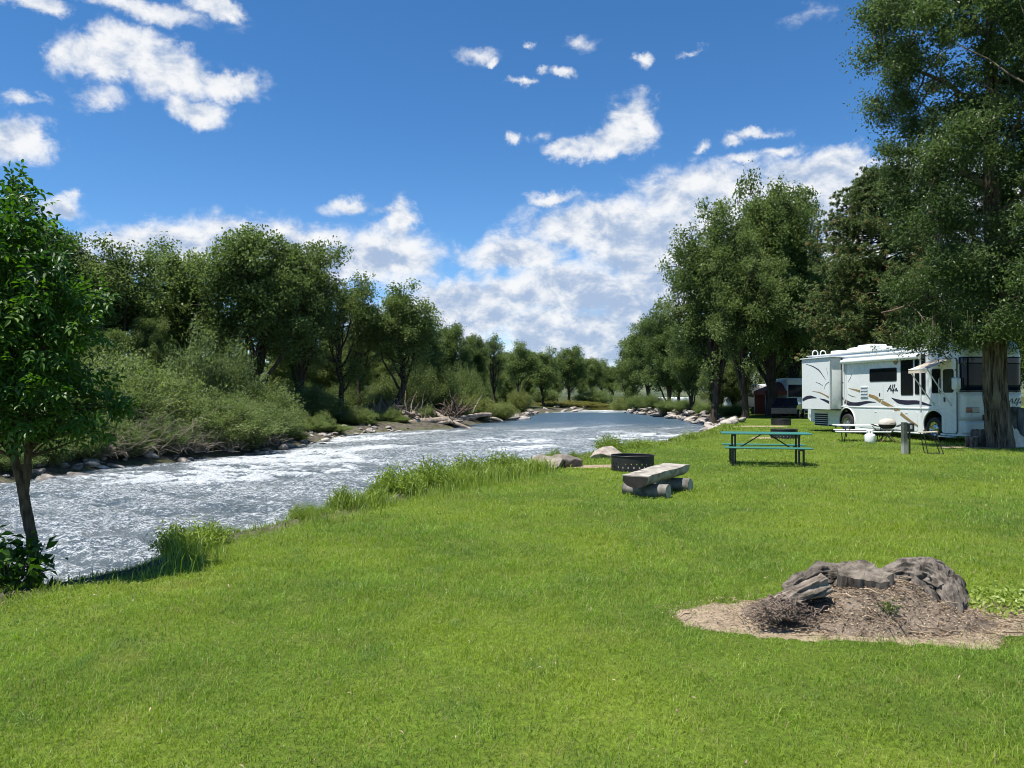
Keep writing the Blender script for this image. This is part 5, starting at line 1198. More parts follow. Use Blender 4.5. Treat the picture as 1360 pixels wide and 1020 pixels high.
# entry door
x0, x1, z0, z1 = from_px((1250.6, 477), (1271.0, 576)); z0 = .30
door = plate('door', rrect(x0, x1, z0, z1, .10), .004, .022, M['gel']); x2, x3, z2, z3 = from_px((1253, 490.5), (1267.4, 521.5)); do = plate('door_window', rrect(x2, x3, z2, z3, .09), -.017, .008, M['dark'], door)
plate('pane', rrect(x2 + .05, x3 - .05, z2 + .05, z3 - .05, .06), -.024, .006, plain('green_tint_glass', (.03, .04, .033), .08, spec=.6), do)
plate('door_seam', rrect(x0 - .02, x1 + .02, z0 - .02, z1 + .02, .11), .003, .006, M['char'])
hx, hz_ = S(1255.4, 530.5); MB().box((.07, .03, .17), (hx, -.03, hz_), bev=.008).build('handle', M['black'], door)
gx_, gz_ = S(1249.5, 520); MB().tube([(gx_, -.01, gz_ - .1), (gx_, -.07, gz_ - .05), (gx_, -.07, gz_ + .45), (gx_, -.01, gz_ + .5)], .014, 8).build('grab_rail', M['chrome'], rv)
side_box('step', x0 + .05, x1 - .05, .16, .20, .22, M['trim'])
# belt line, doors of the lower bays
xb0, zb = S(1121, 541); xb1, zb1 = S(1250, 541.5)
zb = .5 * (zb + zb1); side_box('belt_line', S(1104, 540)[0], x0 - .03, zb - .03, zb + .03, .022, M['gel'], bev=.012)
for a, b in (((1141, 547.5), (1187.5, 571)), ((1190.5, 549), (1219, 574.5))):
    xx0, xx1, zz0, zz1 = from_px(a, b); zz0, zz1 = .30, zb - .12; bd = plate('bay_door', rrect(xx0, xx1, zz0, zz1, .07), .004, .016, M['gel']); plate('bay_seam', rrect(xx0 - .02, xx1 + .02, zz0 - .02, zz1 + .02, .08), .003, .005, M['trim'])
    MB().box((.12, .012, .035), ((xx0 + xx1) / 2, -.018, zz1 - .07), bev=.004).build('latch', M['trim'], bd)
# side panel recess frame, upper moulding, rubbing strip at the bottom
side_box('skirt_strip', RW + .62, FW - .60, .20, .25, .02, M['gel'], bev=.008); side_box('skirt_strip', FW + .6, x0 - .05, .22, .27, .02, M['gel'], bev=.008)
xs0, zs0 = S(1121, 476); xs1, zs1 = S(1224, 466)
aw = MB().tube([(xs0, -.10, 3.04), (xs1, -.10, 3.04)], .095, 20); aw.build('awning_roll', M['gel'], rv, angle=R(50)); side_box('awning_rail', xs0, xs1, 3.03, 3.17, .06, M['gel'], bev=.02)
for x_ in (xs0 + .04, xs1 - .04): side_box('awning_arm', x_ - .035, x_ + .035, 1.35 if x_ < 6 else 1.1, 3.0, .045, M['trim'], bev=.008)
side_box('roof_moulding', S(1118, 470)[0], 8.1, 3.24, 3.29, .025, M['gel'], bev=.01)
side_box('side_trim', S(1124, 520)[0] - .02, S(1124, 520)[0] + .02, zb, 3.0, .014, M['trim'], bev=.004)
# louvred vents and little fittings
def louvre(a, b, n_, z0=None, z1=None):
    xx0, xx1, zz0, zz1 = from_px(a, b); zz0 = z0 or zz0; zz1 = z1 or zz1; o_ = plate('vent', rrect(xx0, xx1, zz0, zz1, .03), .004, .014, M['gel'])
    for k_ in range(n_):
        z_ = zz0 + (zz1 - zz0) * (k_ + .5) / n_; h_ = (zz1 - zz0) / n_
        MB().box((xx1 - xx0 - .10, .006, h_ * .34), ((xx0 + xx1) / 2, -.0125, z_ - h_ * .2), bev=.001).box((xx1 - xx0 - .08, .03, h_ * .30), ((xx0 + xx1) / 2, -.024, z_ + h_ * .16), (R(-28), 0, 0), bev=.003).build('louvre', M['dark'] if n_ > 4 else M['trim'], o_)
louvre((1142.8, 513), (1153.6, 529), 4); louvre((1082, 548.5), (1100.6, 566), 6)
xx0, xx1, zz0, zz1 = from_px((1167, 509), (1173.8, 530)); o_ = plate('hatch', rrect(xx0, xx1, zz0, zz1, .03), .004, .014, M['gel']); plate('hatch_seam', rrect(xx0 - .015, xx1 + .015, zz0 - .015, zz1 + .015, .035), .003, .005, M['trim']); xh, zh = S(1168.8, 524); MB().box((.06, .02, .11), (xh, -.018, zh), bev=.005).build('latch', M['black'], o_)
xh, zh = S(1160, 480); MB().box((.26, .05, .07), (xh, -.025, zh), bev=.015).build('porch_light', M['trim'], rv)
xh, zh = S(1190, 480.5); MB().cyl(.11, .05, (xh, -.02, zh), (R(90), 0, 0), 24, bev=.01).build('speaker', M['gold'], rv)
for px, py, w_, h_, m_ in ((1110, 566, .10, .14, 'black'), (1124.5, 546, .14, .06, 'black'), (1076, 552, .05, .14, 'char'), (1240, 535, .05, .05, 'trim'), (1188.5, 539, .09, .09, 'gel')):
    xh, zh = S(px, py); MB().box((w_, .022, h_), (xh, -.008, zh), bev=.006).build('fitting', M[m_], rv)
# slide-out room
SO = .55; sx0 = S(1066, 500, SO)[0]; sx1 = S(1102.5, 500, SO)[0]; sz0 = S(1085, 543, SO)[1]; sz1 = 3.22
sl = MB().box((sx1 - sx0, SO + .05, sz1 - sz0), ((sx0 + sx1) / 2, -SO / 2 + .02, (sz0 + sz1) / 2), bev=.02).build('slide_out', M['gel'], rv, angle=R(30))
MB().box((sx1 - sx0 + .06, .03, sz1 - sz0 + .04), ((sx0 + sx1) / 2, -SO - .008, (sz0 + sz1) / 2), bev=.014).build('face_panel', M['gel'], sl)
MB().box((sx1 - sx0 + .10, .05, sz1 - sz0 + .12), ((sx0 + sx1) / 2, .005, (sz0 + sz1) / 2), bev=.01).build('seal', M['black'], sl)
MB().box((sx1 - sx0 + .16, .62, .05), ((sx0 + sx1) / 2, -.33, sz1 + .05), bev=.012).build('slide_topper', M['trim'], sl)
plate('slide_trim', [(sx1 - .03, sz0), (sx1 + .04, sz0), (sx1 + .04, sz1), (sx1 - .03, sz1)], -SO - .018, .016, M['trim'], sl)
# swirl stripes (decal strips a few millimetres proud)
def stripe(name, pts, wid, mat, off=0.0, parent=rv, th=.005):
    L = np.array([S(px, py, off) for px, py in pts]); t2 = np.linspace(0, len(L) - 1, 30); tt = np.arange(len(L))
    # smooth through the points
    c_ = np.stack([np.interp(t2, tt, L[:, k_]) for k_ in range(2)], 1)
    for _ in range(6): c_[1:-1] = (c_[:-2] + 2 * c_[1:-1] + c_[2:]) / 4
    g = np.gradient(c_, axis=0); g /= np.linalg.norm(g, axis=1)[:, None] + 1e-9; nv = np.stack([-g[:, 1], g[:, 0]], 1); w_ = np.interp(np.linspace(0, 1, 30), np.linspace(0, 1, len(wid)), wid) / 2 + .002
    plate(name, list(map(tuple, c_ + nv * w_[:, None])) + list(map(tuple, (c_ - nv * w_[:, None])[::-1])), -off - .0005, th, mat, parent)
Z = lambda L: [(1040 + x / 4.25, 420 + y / 4.25) for x, y in L]
for L, w_, m_ in (([(336, 462), (352, 482), (385, 500), (425, 497), (470, 484), (525, 485)], [.02, .17, .2, .16, .10, .01], 'navy'), ([(612, 460), (650, 482), (700, 488), (760, 484), (838, 505)], [.01, .15, .17, .14, .03], 'navy'),
                  ([(838, 520), (865, 532), (892, 558)], [.03, .10, .02], 'navy'), ([(334, 455), (352, 475), (372, 488)], [.04, .07, .02], 'gold'), ([(370, 407), (402, 414), (436, 424)], [.01, .06, .09], 'gold'), ([(390, 325), (380, 350), (366, 372)], [.005, .02, .005], 'char'),
                  ([(332, 373), (340, 376), (347, 382)], [.03, .04, .01], 'char'), ([(368, 440), (385, 450), (410, 456)], [.01, .025, .005], 'char'), ([(358, 395), (364, 420), (362, 445)], [.004, .012, .004], 'trim')): stripe('stripe', Z(L), w_, M[m_])
for L, w_ in (([(484, 446), (520, 458), (552, 480)], [.11, .14, .14]), ([(556, 482), (590, 500), (622, 518)], [.14, .14, .13]), ([(626, 521), (645, 530), (660, 538)], [.13, .13, .12]), ([(664, 548), (710, 585), (760, 618)], [.12, .09, .05])): stripe('stripe', Z(L), w_, M['gold'], .018 if L[0][0] > 660 else .0)
for L, w_, m_ in (([(131, 270), (170, 283), (205, 305), (240, 357)], [.01, .035, .045, .01], 'navy'), ([(184, 372), (205, 379), (226, 393)], [.006, .02, .005], 'char'), ([(110, 474), (130, 461), (155, 455), (190, 461)], [.12, .15, .13, .02], 'navy'), ([(208, 465), (235, 474), (262, 487)], [.02, .09, .12], 'navy'),
                  ([(165, 423), (205, 429), (240, 446), (262, 460)], [.005, .04, .05, .07], 'gold'), ([(233, 411), (238, 390), (248, 378), (262, 371)], [.005, .02, .02, .015], 'char'), ([(243, 290), (252, 320), (254, 340)], [.004, .010, .004], 'char')): stripe('stripe', Z(L), w_, M[m_], SO + .023, sl)
# script lettering
LET = [[(0, .15), (.1, .02), (.25, .1), (.55, .6), (.85, 1.0), (.86, .5), (.86, .05), (1.0, .08)], [(.28, .40), (.6, .44), (.98, .46)],
       [(1.0, .08), (1.22, .45), (1.40, .92), (1.30, 1.02), (1.20, .6), (1.18, .1), (1.28, .04), (1.42, .15)], [(1.42, .15), (1.62, .5), (1.82, .95), (1.70, 1.02), (1.62, .5), (1.50, -.34), (1.42, -.28), (1.54, .05), (1.82, .2)],
       [(2.26, .40), (2.08, .45), (1.94, .22), (2.02, .04), (2.16, .14), (2.28, .42), (2.25, .1), (2.36, .04), (2.55, .16)]]
def script(x0, z0, k_, at3, rad=.013):
    b_ = MB()
    for L in LET:
        L = np.array(L); t2 = np.linspace(0, len(L) - 1, 5 * len(L)); c_ = np.stack([np.interp(t2, np.arange(len(L)), L[:, i_]) for i_ in range(2)], 1)
        for _ in range(2): c_[1:-1] = (c_[:-2] + 2 * c_[1:-1] + c_[2:]) / 4
        b_.tube([at3(x0 + (x + .12 * y) * k_, z0 + y * k_) for x, y in c_], rad, 6)
    return b_
x_, z_ = S(1178, 519.5); x9, _ = S(1193, 519.5); script(x_, z_, (x9 - x_) / 2.6, lambda x, z: (x, -.006, z)).build('lettering', M['navy'], rv)
# front: windshield, wipers, lights, lettering; the front face is a gentle curve in plan
def front(y, z, off=0.0):
    """point on the front face at the cross position y (0 near side .. WID)"""
    i_ = min(y, WID - y); u = 1.0 if i_ >= .40 else math.sqrt(max(0, 1 - ((.40 - i_) / .40) ** 2)); s_ = RL - .5 + .5 * u
    nx = 1.0 if i_ >= .4 else u; ny = 0 if i_ >= .4 else -math.copysign(1, WID / 2 - y) * (1 - u); return (s_ + off * nx, y + off * ny, z)
def front_patch(name, y0, y1, z0, z1, mat, off=.012, n_=26, m_=6, parent=rv):
    V_ = []; F_ = []
    for k_ in range(n_ + 1):
        y = y0 + (y1 - y0) * k_ / n_
        for j_ in range(m_ + 1): V_.append(front(y, z0 + (z1 - z0) * j_ / m_, off))
    for k_ in range(n_):
        for j_ in range(m_): a = k_ * (m_ + 1) + j_; F_.append((a, a + m_ + 1, a + m_ + 2, a + 1))
    o_ = MB().add(V_, F_).build(name, mat, parent, True); md = o_.modifiers.new('t', 'SOLIDIFY'); md.thickness = .01; md.offset = 0; return o_
ws = front_patch('windshield', .07, WID - .07, 1.78, 2.94, M['shield'], .010)
front_patch('windshield_frame', .05, WID - .05, 1.72, 1.775, M['black'], .014); front_patch('pillar', WID / 2 - .03, WID / 2 + .03, 1.78, 2.94, M['black'], .018, 4)
front_patch('top_band', .06, WID - .06, 2.70, 2.935, plain('sun_band', (.012, .014, .05), .08, spec=.3), .018)
front_patch('nose_panel', .06, WID - .06, .75, 1.70, M['gel2'], .008); front_patch('bumper', .10, WID - .10, .30, .70, M['gel2'], .03)
for z_ in (1.36, 1.05, .73): front_patch('panel_seam', .16, WID - .16, z_ - .008, z_ + .008, M['trim'], .016)
for s_ in (0, 1):
    y0_, y1_ = (.18, .62) if s_ == 0 else (WID - .62, WID - .18); o_ = front_patch('headlight', y0_, y1_, 1.02, 1.22, M['lamp_clear'], .022, 12); front_patch('turn_lens', y0_ if s_ == 0 else y1_ - .16, y0_ + .16 if s_ == 0 else y1_, 1.04, 1.20, M['lamp_red'], .034, 8, 4, o_)
    yy = .75 if s_ == 0 else WID - .45; b_ = MB().tube([front(yy, 1.74, .05), front(yy + .25, 2.0, .05), front(yy + .62, 2.38, .04)], .014, 6); b_.build('wiper', M['black'], rv)
script(0, 0, .30, lambda x, z: front(1.64 + x, 1.33 + z * .62, .022), .008).build('lettering', M['navy'], rv)
grl = front_patch('grille', .75, WID - .75, .76, .96, M['dark'], .02)
# mirror
mz = S(1277, 509)[1]; MB().box((.24, .20, .42), (RL - .02, -.22, 2.02), (0, 0, R(14)), bev=.05, seg=3).build('mirror', M['gel'], rv, angle=R(40)); MB().tube([(RL - .12, .04, 1.70), (RL - .05, -.14, 1.74), (RL - .02, -.20, 1.84)], .03, 8).build('mirror_arm', M['gel'], rv)
# door awning
def WP(px, py, off): s_, z_ = S(px, py, off); return (s_, -off, z_)
A0, A1 = WP(1240, 478, .02), WP(1263.5, 477, .02); zA = max(A0[2], A1[2]); A0, A1 = (A0[0], -.02, zA), (A1[0], -.02, zA); OF = .95
B0, B1 = (A0[0] - .08, -OF, zA - .36), (A1[0] - .02, -OF, zA - .36)
o_ = MB().add([A0, A1, B1, B0, (B0[0], B0[1] - .005, B0[2] - .13), (B1[0], B1[1] - .005, B1[2] - .13)], [(0, 1, 2, 3), (3, 2, 5, 4)]).build('door_awning', M['fabric'], rv); md = o_.modifiers.new('t', 'SOLIDIFY'); md.thickness = .012
for a, b in ((B0, (A0[0] + .02, -.02, 1.25)), (B1, (A1[0] - .02, -.02, 1.25))): MB().tube([a, b], .022, 8).build('awning_strut', M['gel'], o_)
MB().tube([B0, B1], .025, 8).build('awning_bar', M['gel'], o_)
# roof gear
def roofbox(name, s_, y, w, d, h_, parent=rv, mat='gel'):
    return MB().box((w, d, h_ + .1), (s_, y, rtop(s_) + h_ / 2 - .05), bev=min(.07, h_ * .35), seg=3).build(name, M[mat], parent, angle=R(40))
roofbox('air_conditioner', 3.6, .9, 1.0, .75, .30); roofbox('air_conditioner', 7.2, 1.2, 1.0, .75, .28); roofbox('roof_vent', 1.6, .7, .6, .6, .16); roofbox('roof_vent', 5.1, .5, .35, .35, .14)
b_ = MB().lathe([(.45, 0), (.44, .1), (.36, .2), (.2, .26), (0, .28)], (2.5, .9, rtop(2.5) - .02), 28); b_.build('satellite_dome', M['gel'], rv, True)
for y_ in (.25, .65): MB().tube([(.10, y_, rtop(.1) - .05)] + [(.10 + .0 * a, y_ + .13 * (1 - math.cos(a)), rtop(.1) + .12 + .13 * math.sin(a)) for a in np.linspace(0, math.pi, 9)] + [(.10, y_ + .26, rtop(.1) - .05)], .028, 8).build('ladder_rail', M['gel'], rv)
side_box('roof_edge', 0.03, 7.5, 3.40, 3.45, .03, M['gel'], bev=.015)
# wheels
def wheel(s_, parent=rv, r=.42):
    e_ = MB(); pr_ = [(.20, -.12), (.26, -.14), (.36, -.14), (.40, -.12), (.42, -.06), (.42, .10), (.36, .14), (.2, .14)]
    m_ = MB().lathe(pr_, (0, 0, 0), 40); m_.V = [(x + s_, -z * 1.0 * -1 + .12, y + r - .0) for x, y, z in m_.V]; w = m_.build('wheel', M['rubber'], parent, angle=R(35))
    m_ = MB().lathe([(0, -.15), (.07, -.15), (.08, -.11), (.16, -.085), (.20, -.12), (.245, -.135), (.25, -.12), (.25, .05)], (0, 0, 0), 36); m_.V = [(x + s_, z + .12, y + r) for x, y, z in m_.V]; rm = m_.build('rim', M['chrome'], w, angle=R(35))
    b2 = MB()
    for k_ in range(8): a = k_ * math.pi / 4; b2.cyl(.022, .02, (s_ + .155 * math.cos(a), .030, r + .155 * math.sin(a)), (R(90), 0, 0), 10)
    for k_ in range(8): a = (k_ + .5) * math.pi / 4; b2.cyl(.03, .008, (s_ + .20 * math.cos(a), .012, r + .20 * math.sin(a)), (R(90), 0, 0), 10)
    b2.build('hub_hole', M['dark'], rm)
for s_ in (FW, RW):
    wheel(s_)
    a_ = np.linspace(-.35, math.pi + .35, 40); MB().tube([(s_ + .57 * math.cos(a), -.008, .52 + .57 * math.sin(a)) for a in a_], .028, 8).build('arch_trim', M['gel'], rv, True)
    cm = MB(); V_ = []; F_ = []
    for a in np.linspace(-.5, math.pi + .5, 30): V_ += [(s_ + .552 * math.cos(a), .03, .52 + .552 * math.sin(a)), (s_ + .552 * math.cos(a), .57, .52 + .552 * math.sin(a))]
    for k_ in range(29): F_.append((2 * k_, 2 * k_ + 1, 2 * k_ + 3, 2 * k_ + 2))
    n_ = len(V_); F_.append(tuple(2 * k_ + 1 for k_ in range(30))); cm.add(V_, F_).build('wheel_well', M['dark'], rv)
b_ = MB().box((RL - 1.0, 2.1, .25), (RL / 2, WID / 2, .36), bev=.02)
b_.build('chassis', M['dark'], rv)
MB().box((.12, 1.9, .28), (-.07, WID / 2, .62), bev=.03).build('rear_bumper', M['black'], rv)

# second motorhome, red awning tent, dark car and a trailer further back
d_ = 60; e = empty('camper_van', ((1066 - CX) / F_PX * d_, d_, gz(23, 60) - .02), R(-4)); tag(e, 'white bus shaped camper with dark windshield behind the tail of the big motorhome', 'camper')
MB().box((2.5, 6.5, 2.55), (0, 3.25, 1.75), bev=.16, seg=3).build('body', M['gel'], e, angle=R(40))
MB().box((2.2, .06, .95), (0, -.01, 2.02), bev=.02).build('windshield', M['shield'], e); MB().box((2.3, .10, .35), (0, -.04, .62), bev=.04).build('bumper', M['trim'], e)
for x_ in (-.95, .95): MB().box((.32, .05, .18), (x_, -.03, .98), bev=.02).build('headlight', M['lamp_clear'], e); MB().cyl(.38, .26, (x_, 1.2, .38), (0, R(90), 0), 28, bev=.04).build('wheel', M['rubber'], e)
b_ = MB().tube([(-.5, -.05, 1.62), (.0, -.06, 2.2)], .02, 6).tube([(.4, -.05, 1.62), (.9, -.06, 2.2)], .02, 6); b_.build('wiper', M['black'], e)
d_ = 61.5; e = empty('canopy_tent', ((1033 - CX) / F_PX * d_, d_, gz(21, 61) - .02)); tag(e, 'dark red canopy tent half hidden behind the bank trunks beside the white camper', 'tent')
RED = plain('red_canvas', (.17, .045, .03), .85, var=.2)
MB().add([(-1.5, -1.4, 2.0), (1.5, -1.4, 2.0), (1.5, 1.4, 2.0), (-1.5, 1.4, 2.0), (0, -.1, 2.75), (0, .1, 2.75), (-1.5, -1.4, 1.7), (1.5, -1.4, 1.7), (1.5, 1.4, 1.7), (-1.5, 1.4, 1.7)], [(0, 1, 4), (1, 2, 5, 4), (2, 3, 5), (3, 0, 4, 5), (6, 7, 1, 0), (7, 8, 2, 1), (8, 9, 3, 2), (9, 6, 0, 3)]).build('canopy', RED, e)
for x_ in (-1.45, 1.45):
    for y_ in (-1.35, 1.35): MB().tube([(x_, y_, 0), (x_, y_, 2.0)], .025, 8).build('pole', M['trim'], e)
MB().box((2.9, .03, 1.6), (0, 1.36, .95)).build('back_wall', RED, e)
d_ = 56; e = empty('parked_car', ((1047 - CX) / F_PX * d_, d_, gz(19.6, 56) - .02), R(62)); tag(e, 'dark blue parked car in the shade before the red canopy tent', 'car')
NV = plain('dark_blue_paint', (.012, .014, .028), .25, coat=.5)
pf = [(-2.1, .35), (-2.1, .75), (-1.9, .92), (-1.3, 1.0), (-.8, 1.42), (.5, 1.46), (1.05, 1.02), (1.9, .9), (2.1, .65), (2.1, .35)]; n_ = len(pf)
V_ = [(x, -.85 + (.14 if z > 1.1 else 0), z) for x, z in pf] + [(x, .85 - (.14 if z > 1.1 else 0), z) for x, z in pf]
MB().add(V_, [tuple(range(n_)), tuple(reversed(range(n_, 2 * n_)))] + [(k_ + n_, (k_ + 1) % n_ + n_, (k_ + 1) % n_, k_) for k_ in range(n_)]).build('body', NV, e)
for y_ in (-.87, .87):
    MB().box((1.2, .02, .3), (-.15, y_ * .90, 1.2), (R(8 if y_ > 0 else -8), 0, 0), bev=.005).build('window', M['glass'], e)
    for x_ in (-1.3, 1.3): w = MB().cyl(.33, .2, (x_, y_ * .95, .33), (R(90), 0, 0), 28, bev=.03).build('wheel', M['rubber'], e); MB().cyl(.2, .02, (x_, y_ * 1.07, .33), (R(90), 0, 0), 24).build('rim', M['chrome'], w)
for px, d_, lab in ((1000, 68, 'white trailer glimpsed between the bank tree trunks'), (893, 118, 'small white trailer glimpsed through the trees over the far riprap')):
    e = empty('trailer', ((px - CX) / F_PX * d_, d_, gz((px - CX) / F_PX * d_, d_)), R(8)); tag(e, lab, 'trailer', 'white trailers among the trees')
    MB().box((4.6, 2.3, 2.1), (0, 0, 1.55), bev=.2, seg=3).build('body', M['gel'], e, angle=R(40)); MB().box((.9, .03, .55), (-1.1, -1.16, 1.8), bev=.01).build('window', M['glass'], e); MB().box((.9, .03, .55), (1.3, -1.16, 1.8), bev=.01).build('window', M['glass'], e); MB().box((.7, .03, 1.7), (.2, -1.16, 1.45), bev=.01).build('door', M['trim'], e)
    for x_ in (-.4, .4): MB().cyl(.33, .2, (x_, -1.05, .33), (R(90), 0, 0), 24, bev=.03).build('wheel', M['rubber'], e)

# ------------------------------------------------------------------ distant hill
n_ = 260; m_ = 24; th = np.linspace(-70, 70, n_) * math.pi / 180; V = []
for k_ in range(m_):
    f = k_ / (m_ - 1); D_ = 900 + 500 * f; hh = math.sin(f * math.pi / 2) * (58 + 46 * (fbm(np.stack([th * 5, 0 * th, 0 * th + 3], 1), 4, 7) - .5)) - 2
    V.append(np.stack([np.sin(th) * D_, np.cos(th) * D_, hh + 6 * (fbm(np.stack([th * 60, 0 * th + f * 9, 0 * th], 1), 3, 9) - .5)], 1))
i = np.arange(m_ - 1)[:, None] * n_; j = np.arange(n_ - 1)[None]; Fq = np.stack([(i + j), (i + j + 1), (i + n_ + j + 1), (i + n_ + j)], -1).reshape(-1, 4)
t = NT('hill'); p = t.pos(); M['hill'] = t.out(t.pbsdf(t.mix(t.ss(t.noise(.03, 5, .7, p), .4, .6), (.035, .055, .025), (.085, .10, .05)), .95))
tag(link('hill', big_mesh('hill', np.concatenate(V), [Fq], None, True), M['hill']), 'low wooded hill beyond the river bend', kind='structure')

# ------------------------------------------------------------------ sun and sky
SUN = Vector((-.31, -.19, .93)).normalized()
sl_ = bpy.data.lights.new('sun', 'SUN'); sl_.energy = 4.6; sl_.angle = R(.53); sl_.color = (1.0, .955, .88)
so = bpy.data.objects.new('sun', sl_); C.objects.link(so); so.rotation_euler = SUN.to_track_quat('Z', 'Y').to_euler(); so.location = (0, 0, 50)
w = bpy.data.worlds.new('World'); sc.world = w; w.use_nodes = True; T = w.node_tree; T.nodes.clear()
class WN(NT):
    def __init__(s): s.t = T
t = WN()
sky = t.n('ShaderNodeTexSky'); sky.sky_type = 'NISHITA'; sky.sun_disc = False; sky.sun_elevation = math.asin(SUN.z); sky.sun_rotation = math.atan2(SUN.x, SUN.y); sky.altitude = 2300; sky.air_density = 1.0; sky.dust_density = .25; sky.ozone_density = 2.2
skyc = t.n('ShaderNodeHueSaturation', {'Saturation': 1.27, 'Value': 1.0, 'Color': sky.outputs[0]}).outputs[0]
gen = t.n('ShaderNodeTexCoord').outputs['Generated']
sx = t.n('ShaderNodeSeparateXYZ', {0: gen}).outputs
az = t.math('ARCTAN2', sx[0], sx[1]); el = t.math('ARCSINE', sx[2])
wv = t.n('ShaderNodeTexNoise', {'Vector': gen, 'Scale': 9, 'Detail': 4, 'Roughness': .6}).outputs['Color']
uv0 = t.n('ShaderNodeCombineXYZ', {0: az, 1: el}).outputs[0]
wofs = t.n('ShaderNodeVectorMath', {0: wv, 1: (.5, .5, .5)}, operation='SUBTRACT').outputs[0]
uv = t.n('ShaderNodeVectorMath', {0: wofs, 1: (.060, .045, 0), 2: uv0}, operation='MULTIPLY_ADD').outputs[0]
wv2 = t.n('ShaderNodeTexNoise', {'Vector': gen, 'Scale': 34, 'Detail': 5, 'Roughness': .65}).outputs['Color']
uv = t.n('ShaderNodeVectorMath', {0: t.n('ShaderNodeVectorMath', {0: wv2, 1: (.5, .5, .5)}, operation='SUBTRACT').outputs[0], 1: (.042, .030, 0), 2: uv}, operation='MULTIPLY_ADD').outputs[0]
def ang(px, py): x, y, z = ray(px, py); return math.atan2(x, y), math.asin(z / math.sqrt(x * x + y * y + z * z))
BLOBS = [ # px, py, rx, ry, weight
 (120, 78, 62, 34, 1), (165, 60, 62, 40, 1), (225, 92, 80, 48, 1), (300, 108, 58, 30, 1), (262, 145, 48, 24, .9), (75, 80, 30, 22, .6),
 (125, 130, 42, 18, .42), (30, 130, 36, 12, .5), (28, 182, 52, 40, 1), (45, 6, 60, 16, .8), (190, 10, 120, 18, .62), (288, 6, 42, 22, 1), (85, 274, 38, 20, .8), (100, 258, 14, 8, .4),
 (210, 325, 115, 40, 1), (330, 330, 125, 48, 1), (430, 345, 110, 52, 1), (520, 345, 90, 52, 1), (536, 302, 30, 38, .9), (455, 275, 46, 14, .55), (520, 286, 34, 9, .5), (150, 345, 60, 40, .9),
 (620, 405, 130, 46, 1), (760, 385, 120, 55, 1), (690, 340, 90, 36, 1), (800, 300, 130, 46, 1), (940, 262, 140, 52, 1), (1070, 240, 100, 42, 1), (900, 325, 170, 75, 1), (1060, 320, 160, 110, 1), (1250, 290, 170, 130, 1), (735, 258, 42, 12, .7), (990, 212, 40, 10, .5), (1040, 200, 40, 8, .4), (1110, 215, 60, 24, .8),
 (640, 412, 80, 46, 1), (720, 440, 80, 50, 1), (790, 450, 120, 62, 1), (860, 400, 100, 80, 1), (700, 395, 60, 30, .9), (700, 350, 60, 20, .8), (560, 440, 120, 50, .9),
 (842, 166, 44, 46, 1.1), (818, 190, 40, 26, 1), (768, 195, 46, 21, 1), 
 (636, 74, 34, 12, .42), (648, 84, 15, 6, .62), (743, 98, 22, 9, .66), (718, 100, 12, 8, .5), (690, 114, 24, 7, .5), (854, 77, 17, 10, .68), (685, 181, 14, 10, .6), (765, 52, 24, 12, .34), (1000, 175, 42, 9, .55), (972, 186, 16, 9, .6), (932, 192, 14, 10, .55), (912, 70, 16, 6, .4), (720, 178, 18, 8, .3), (1090, 20, 40, 16, .25), (700, 62, 10, 6, .4), (1150, 215, 30, 8, .5)]
B = None
for px, py, rx, ry, wt in BLOBS:
    a0_, e0_ = ang(px, py); a1_, _ = ang(px + rx, py); _, e1_ = ang(px, py - ry); rx_, ry_ = abs(a1_ - a0_), abs(e1_ - e0_)
    v = t.n('ShaderNodeVectorMath', {0: uv, 1: (1 / rx_, 1 / ry_, 0), 2: (-a0_ / rx_, -e0_ / ry_, 0)}, operation='MULTIPLY_ADD').outputs[0]
    l = t.n('ShaderNodeVectorMath', {0: v}, operation='LENGTH').outputs['Value']
    b = t.math('MULTIPLY_ADD', l, -wt, wt)
    B = b if B is None else t.math('SMOOTH_MAX', B, b, .12)
# clouds all round the rest of the sky, low over the horizon
rest = t.math('SUBTRACT', t.noise(3.2, 2, .5, gen), t.ss(t.math('ABSOLUTE', az), .62, .8, 2.0, .64))
B = t.math('MAXIMUM', B, t.math('MULTIPLY', rest, 2.2))
B = t.math('MAXIMUM', B, -.9)
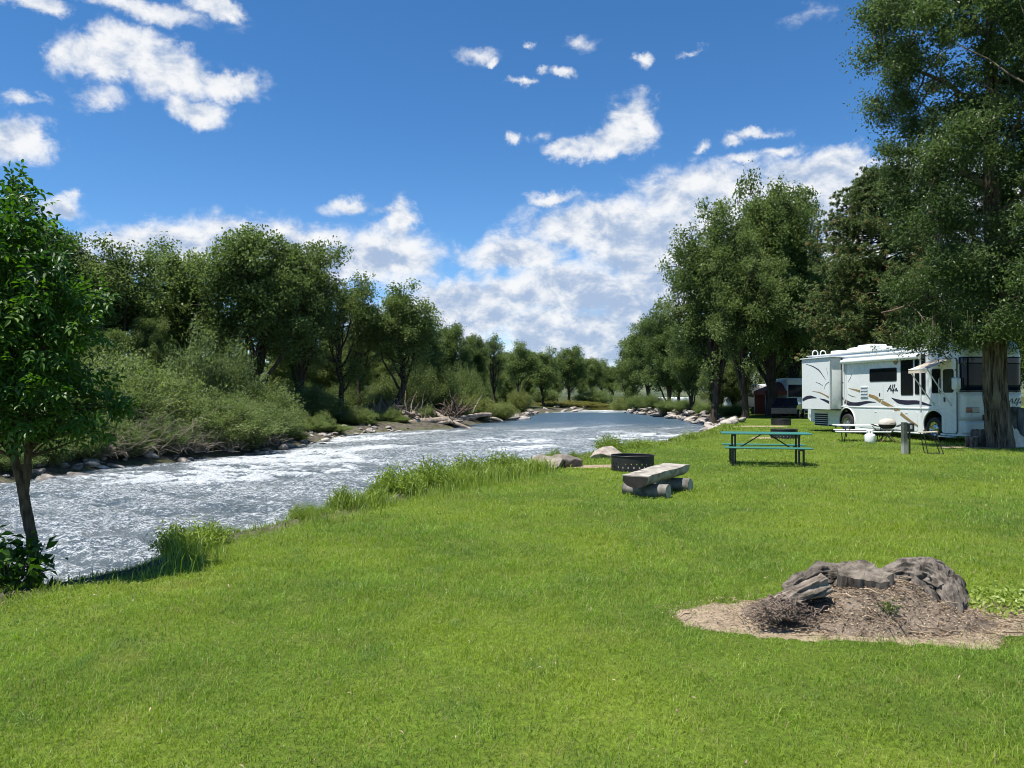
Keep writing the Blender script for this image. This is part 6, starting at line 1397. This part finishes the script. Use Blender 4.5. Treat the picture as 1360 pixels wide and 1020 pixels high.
# stretch the noise a little along the horizon
nv = t.n('ShaderNodeCombineXYZ', {0: az, 1: t.math('MULTIPLY', el, 1.5), 2: 0.0}).outputs[0]
def cn(vec): return t.n('ShaderNodeTexNoise', {'Vector': vec, 'Scale': 22.0, 'Detail': 10.0, 'Roughness': .63, 'Distortion': .35}).outputs[0]
n1 = cn(nv)
nvo = t.n('ShaderNodeVectorMath', {0: nv, 1: (-.014, .026, 0)}, operation='ADD').outputs[0]; n2 = cn(nvo)
dens = t.math('ADD', t.math('MULTIPLY_ADD', B, 1.7, .02), t.math('MULTIPLY', t.math('SUBTRACT', n1, .5), t.ss(B, .08, .5, 2.4, 1.0)))
mask = t.math('MULTIPLY', t.ss(dens, -.12, .95), t.ss(B, -.3, .4, .3, 1.0)); mask = t.math('MULTIPLY', mask, t.ss(el, -.02, .02))
lit = t.math('MULTIPLY', t.math('SUBTRACT', n1, n2), 3.0)
low = t.noise(5.5, 4, .55, gen)
grey = t.math('MULTIPLY', t.ss(t.math('SUBTRACT', t.math('ADD', B, t.math('MULTIPLY', low, 1.5)), t.math('MULTIPLY', el, 1.6)), .72, 1.35), t.ss(B, .12, .5))
shade = t.math('SUBTRACT', t.math('ADD', lit, .12), t.math('MULTIPLY', grey, t.ss(t.noise(13, 6, .6, nv), .3, .7, .35, .85)))
cc = t.mix(t.ss(shade, -.80, .50), (.225, .285, .39), (.52, .525, .53))
bs = t.n('ShaderNodeBackground', {'Color': skyc, 'Strength': .092}).outputs[0]
bc = t.n('ShaderNodeBackground', {'Color': cc, 'Strength': 1.0}).outputs[0]
mx_ = t.n('ShaderNodeMixShader', {0: t.math('MULTIPLY', mask, .96), 1: bs, 2: bc}).outputs[0]
ow = T.nodes.new('ShaderNodeOutputWorld'); T.links.new(mx_, ow.inputs[0])
w.cycles.sampling_method = 'MANUAL'; w.cycles.sample_map_resolution = 512

sc.view_settings.view_transform = 'Standard'; sc.view_settings.look = 'None'; sc.view_settings.exposure = 0.88; sc.view_settings.gamma = 1.0; sc.view_settings.use_curve_mapping = False
sc.render.engine = 'CYCLES'; cy = sc.cycles
cy.max_bounces = 7; cy.diffuse_bounces = 3; cy.glossy_bounces = 2; cy.transmission_bounces = 5; cy.transparent_max_bounces = 6; cy.use_denoising = True; cy.caustics_reflective = False; cy.caustics_refractive = False
try: cy.denoiser = 'OPENIMAGEDENOISE'; cy.denoising_prefilter = 'ACCURATE'
except Exception: pass
cy.use_adaptive_sampling = False; cy.filter_width = 1.0; cy.sample_clamp_indirect = 6.0
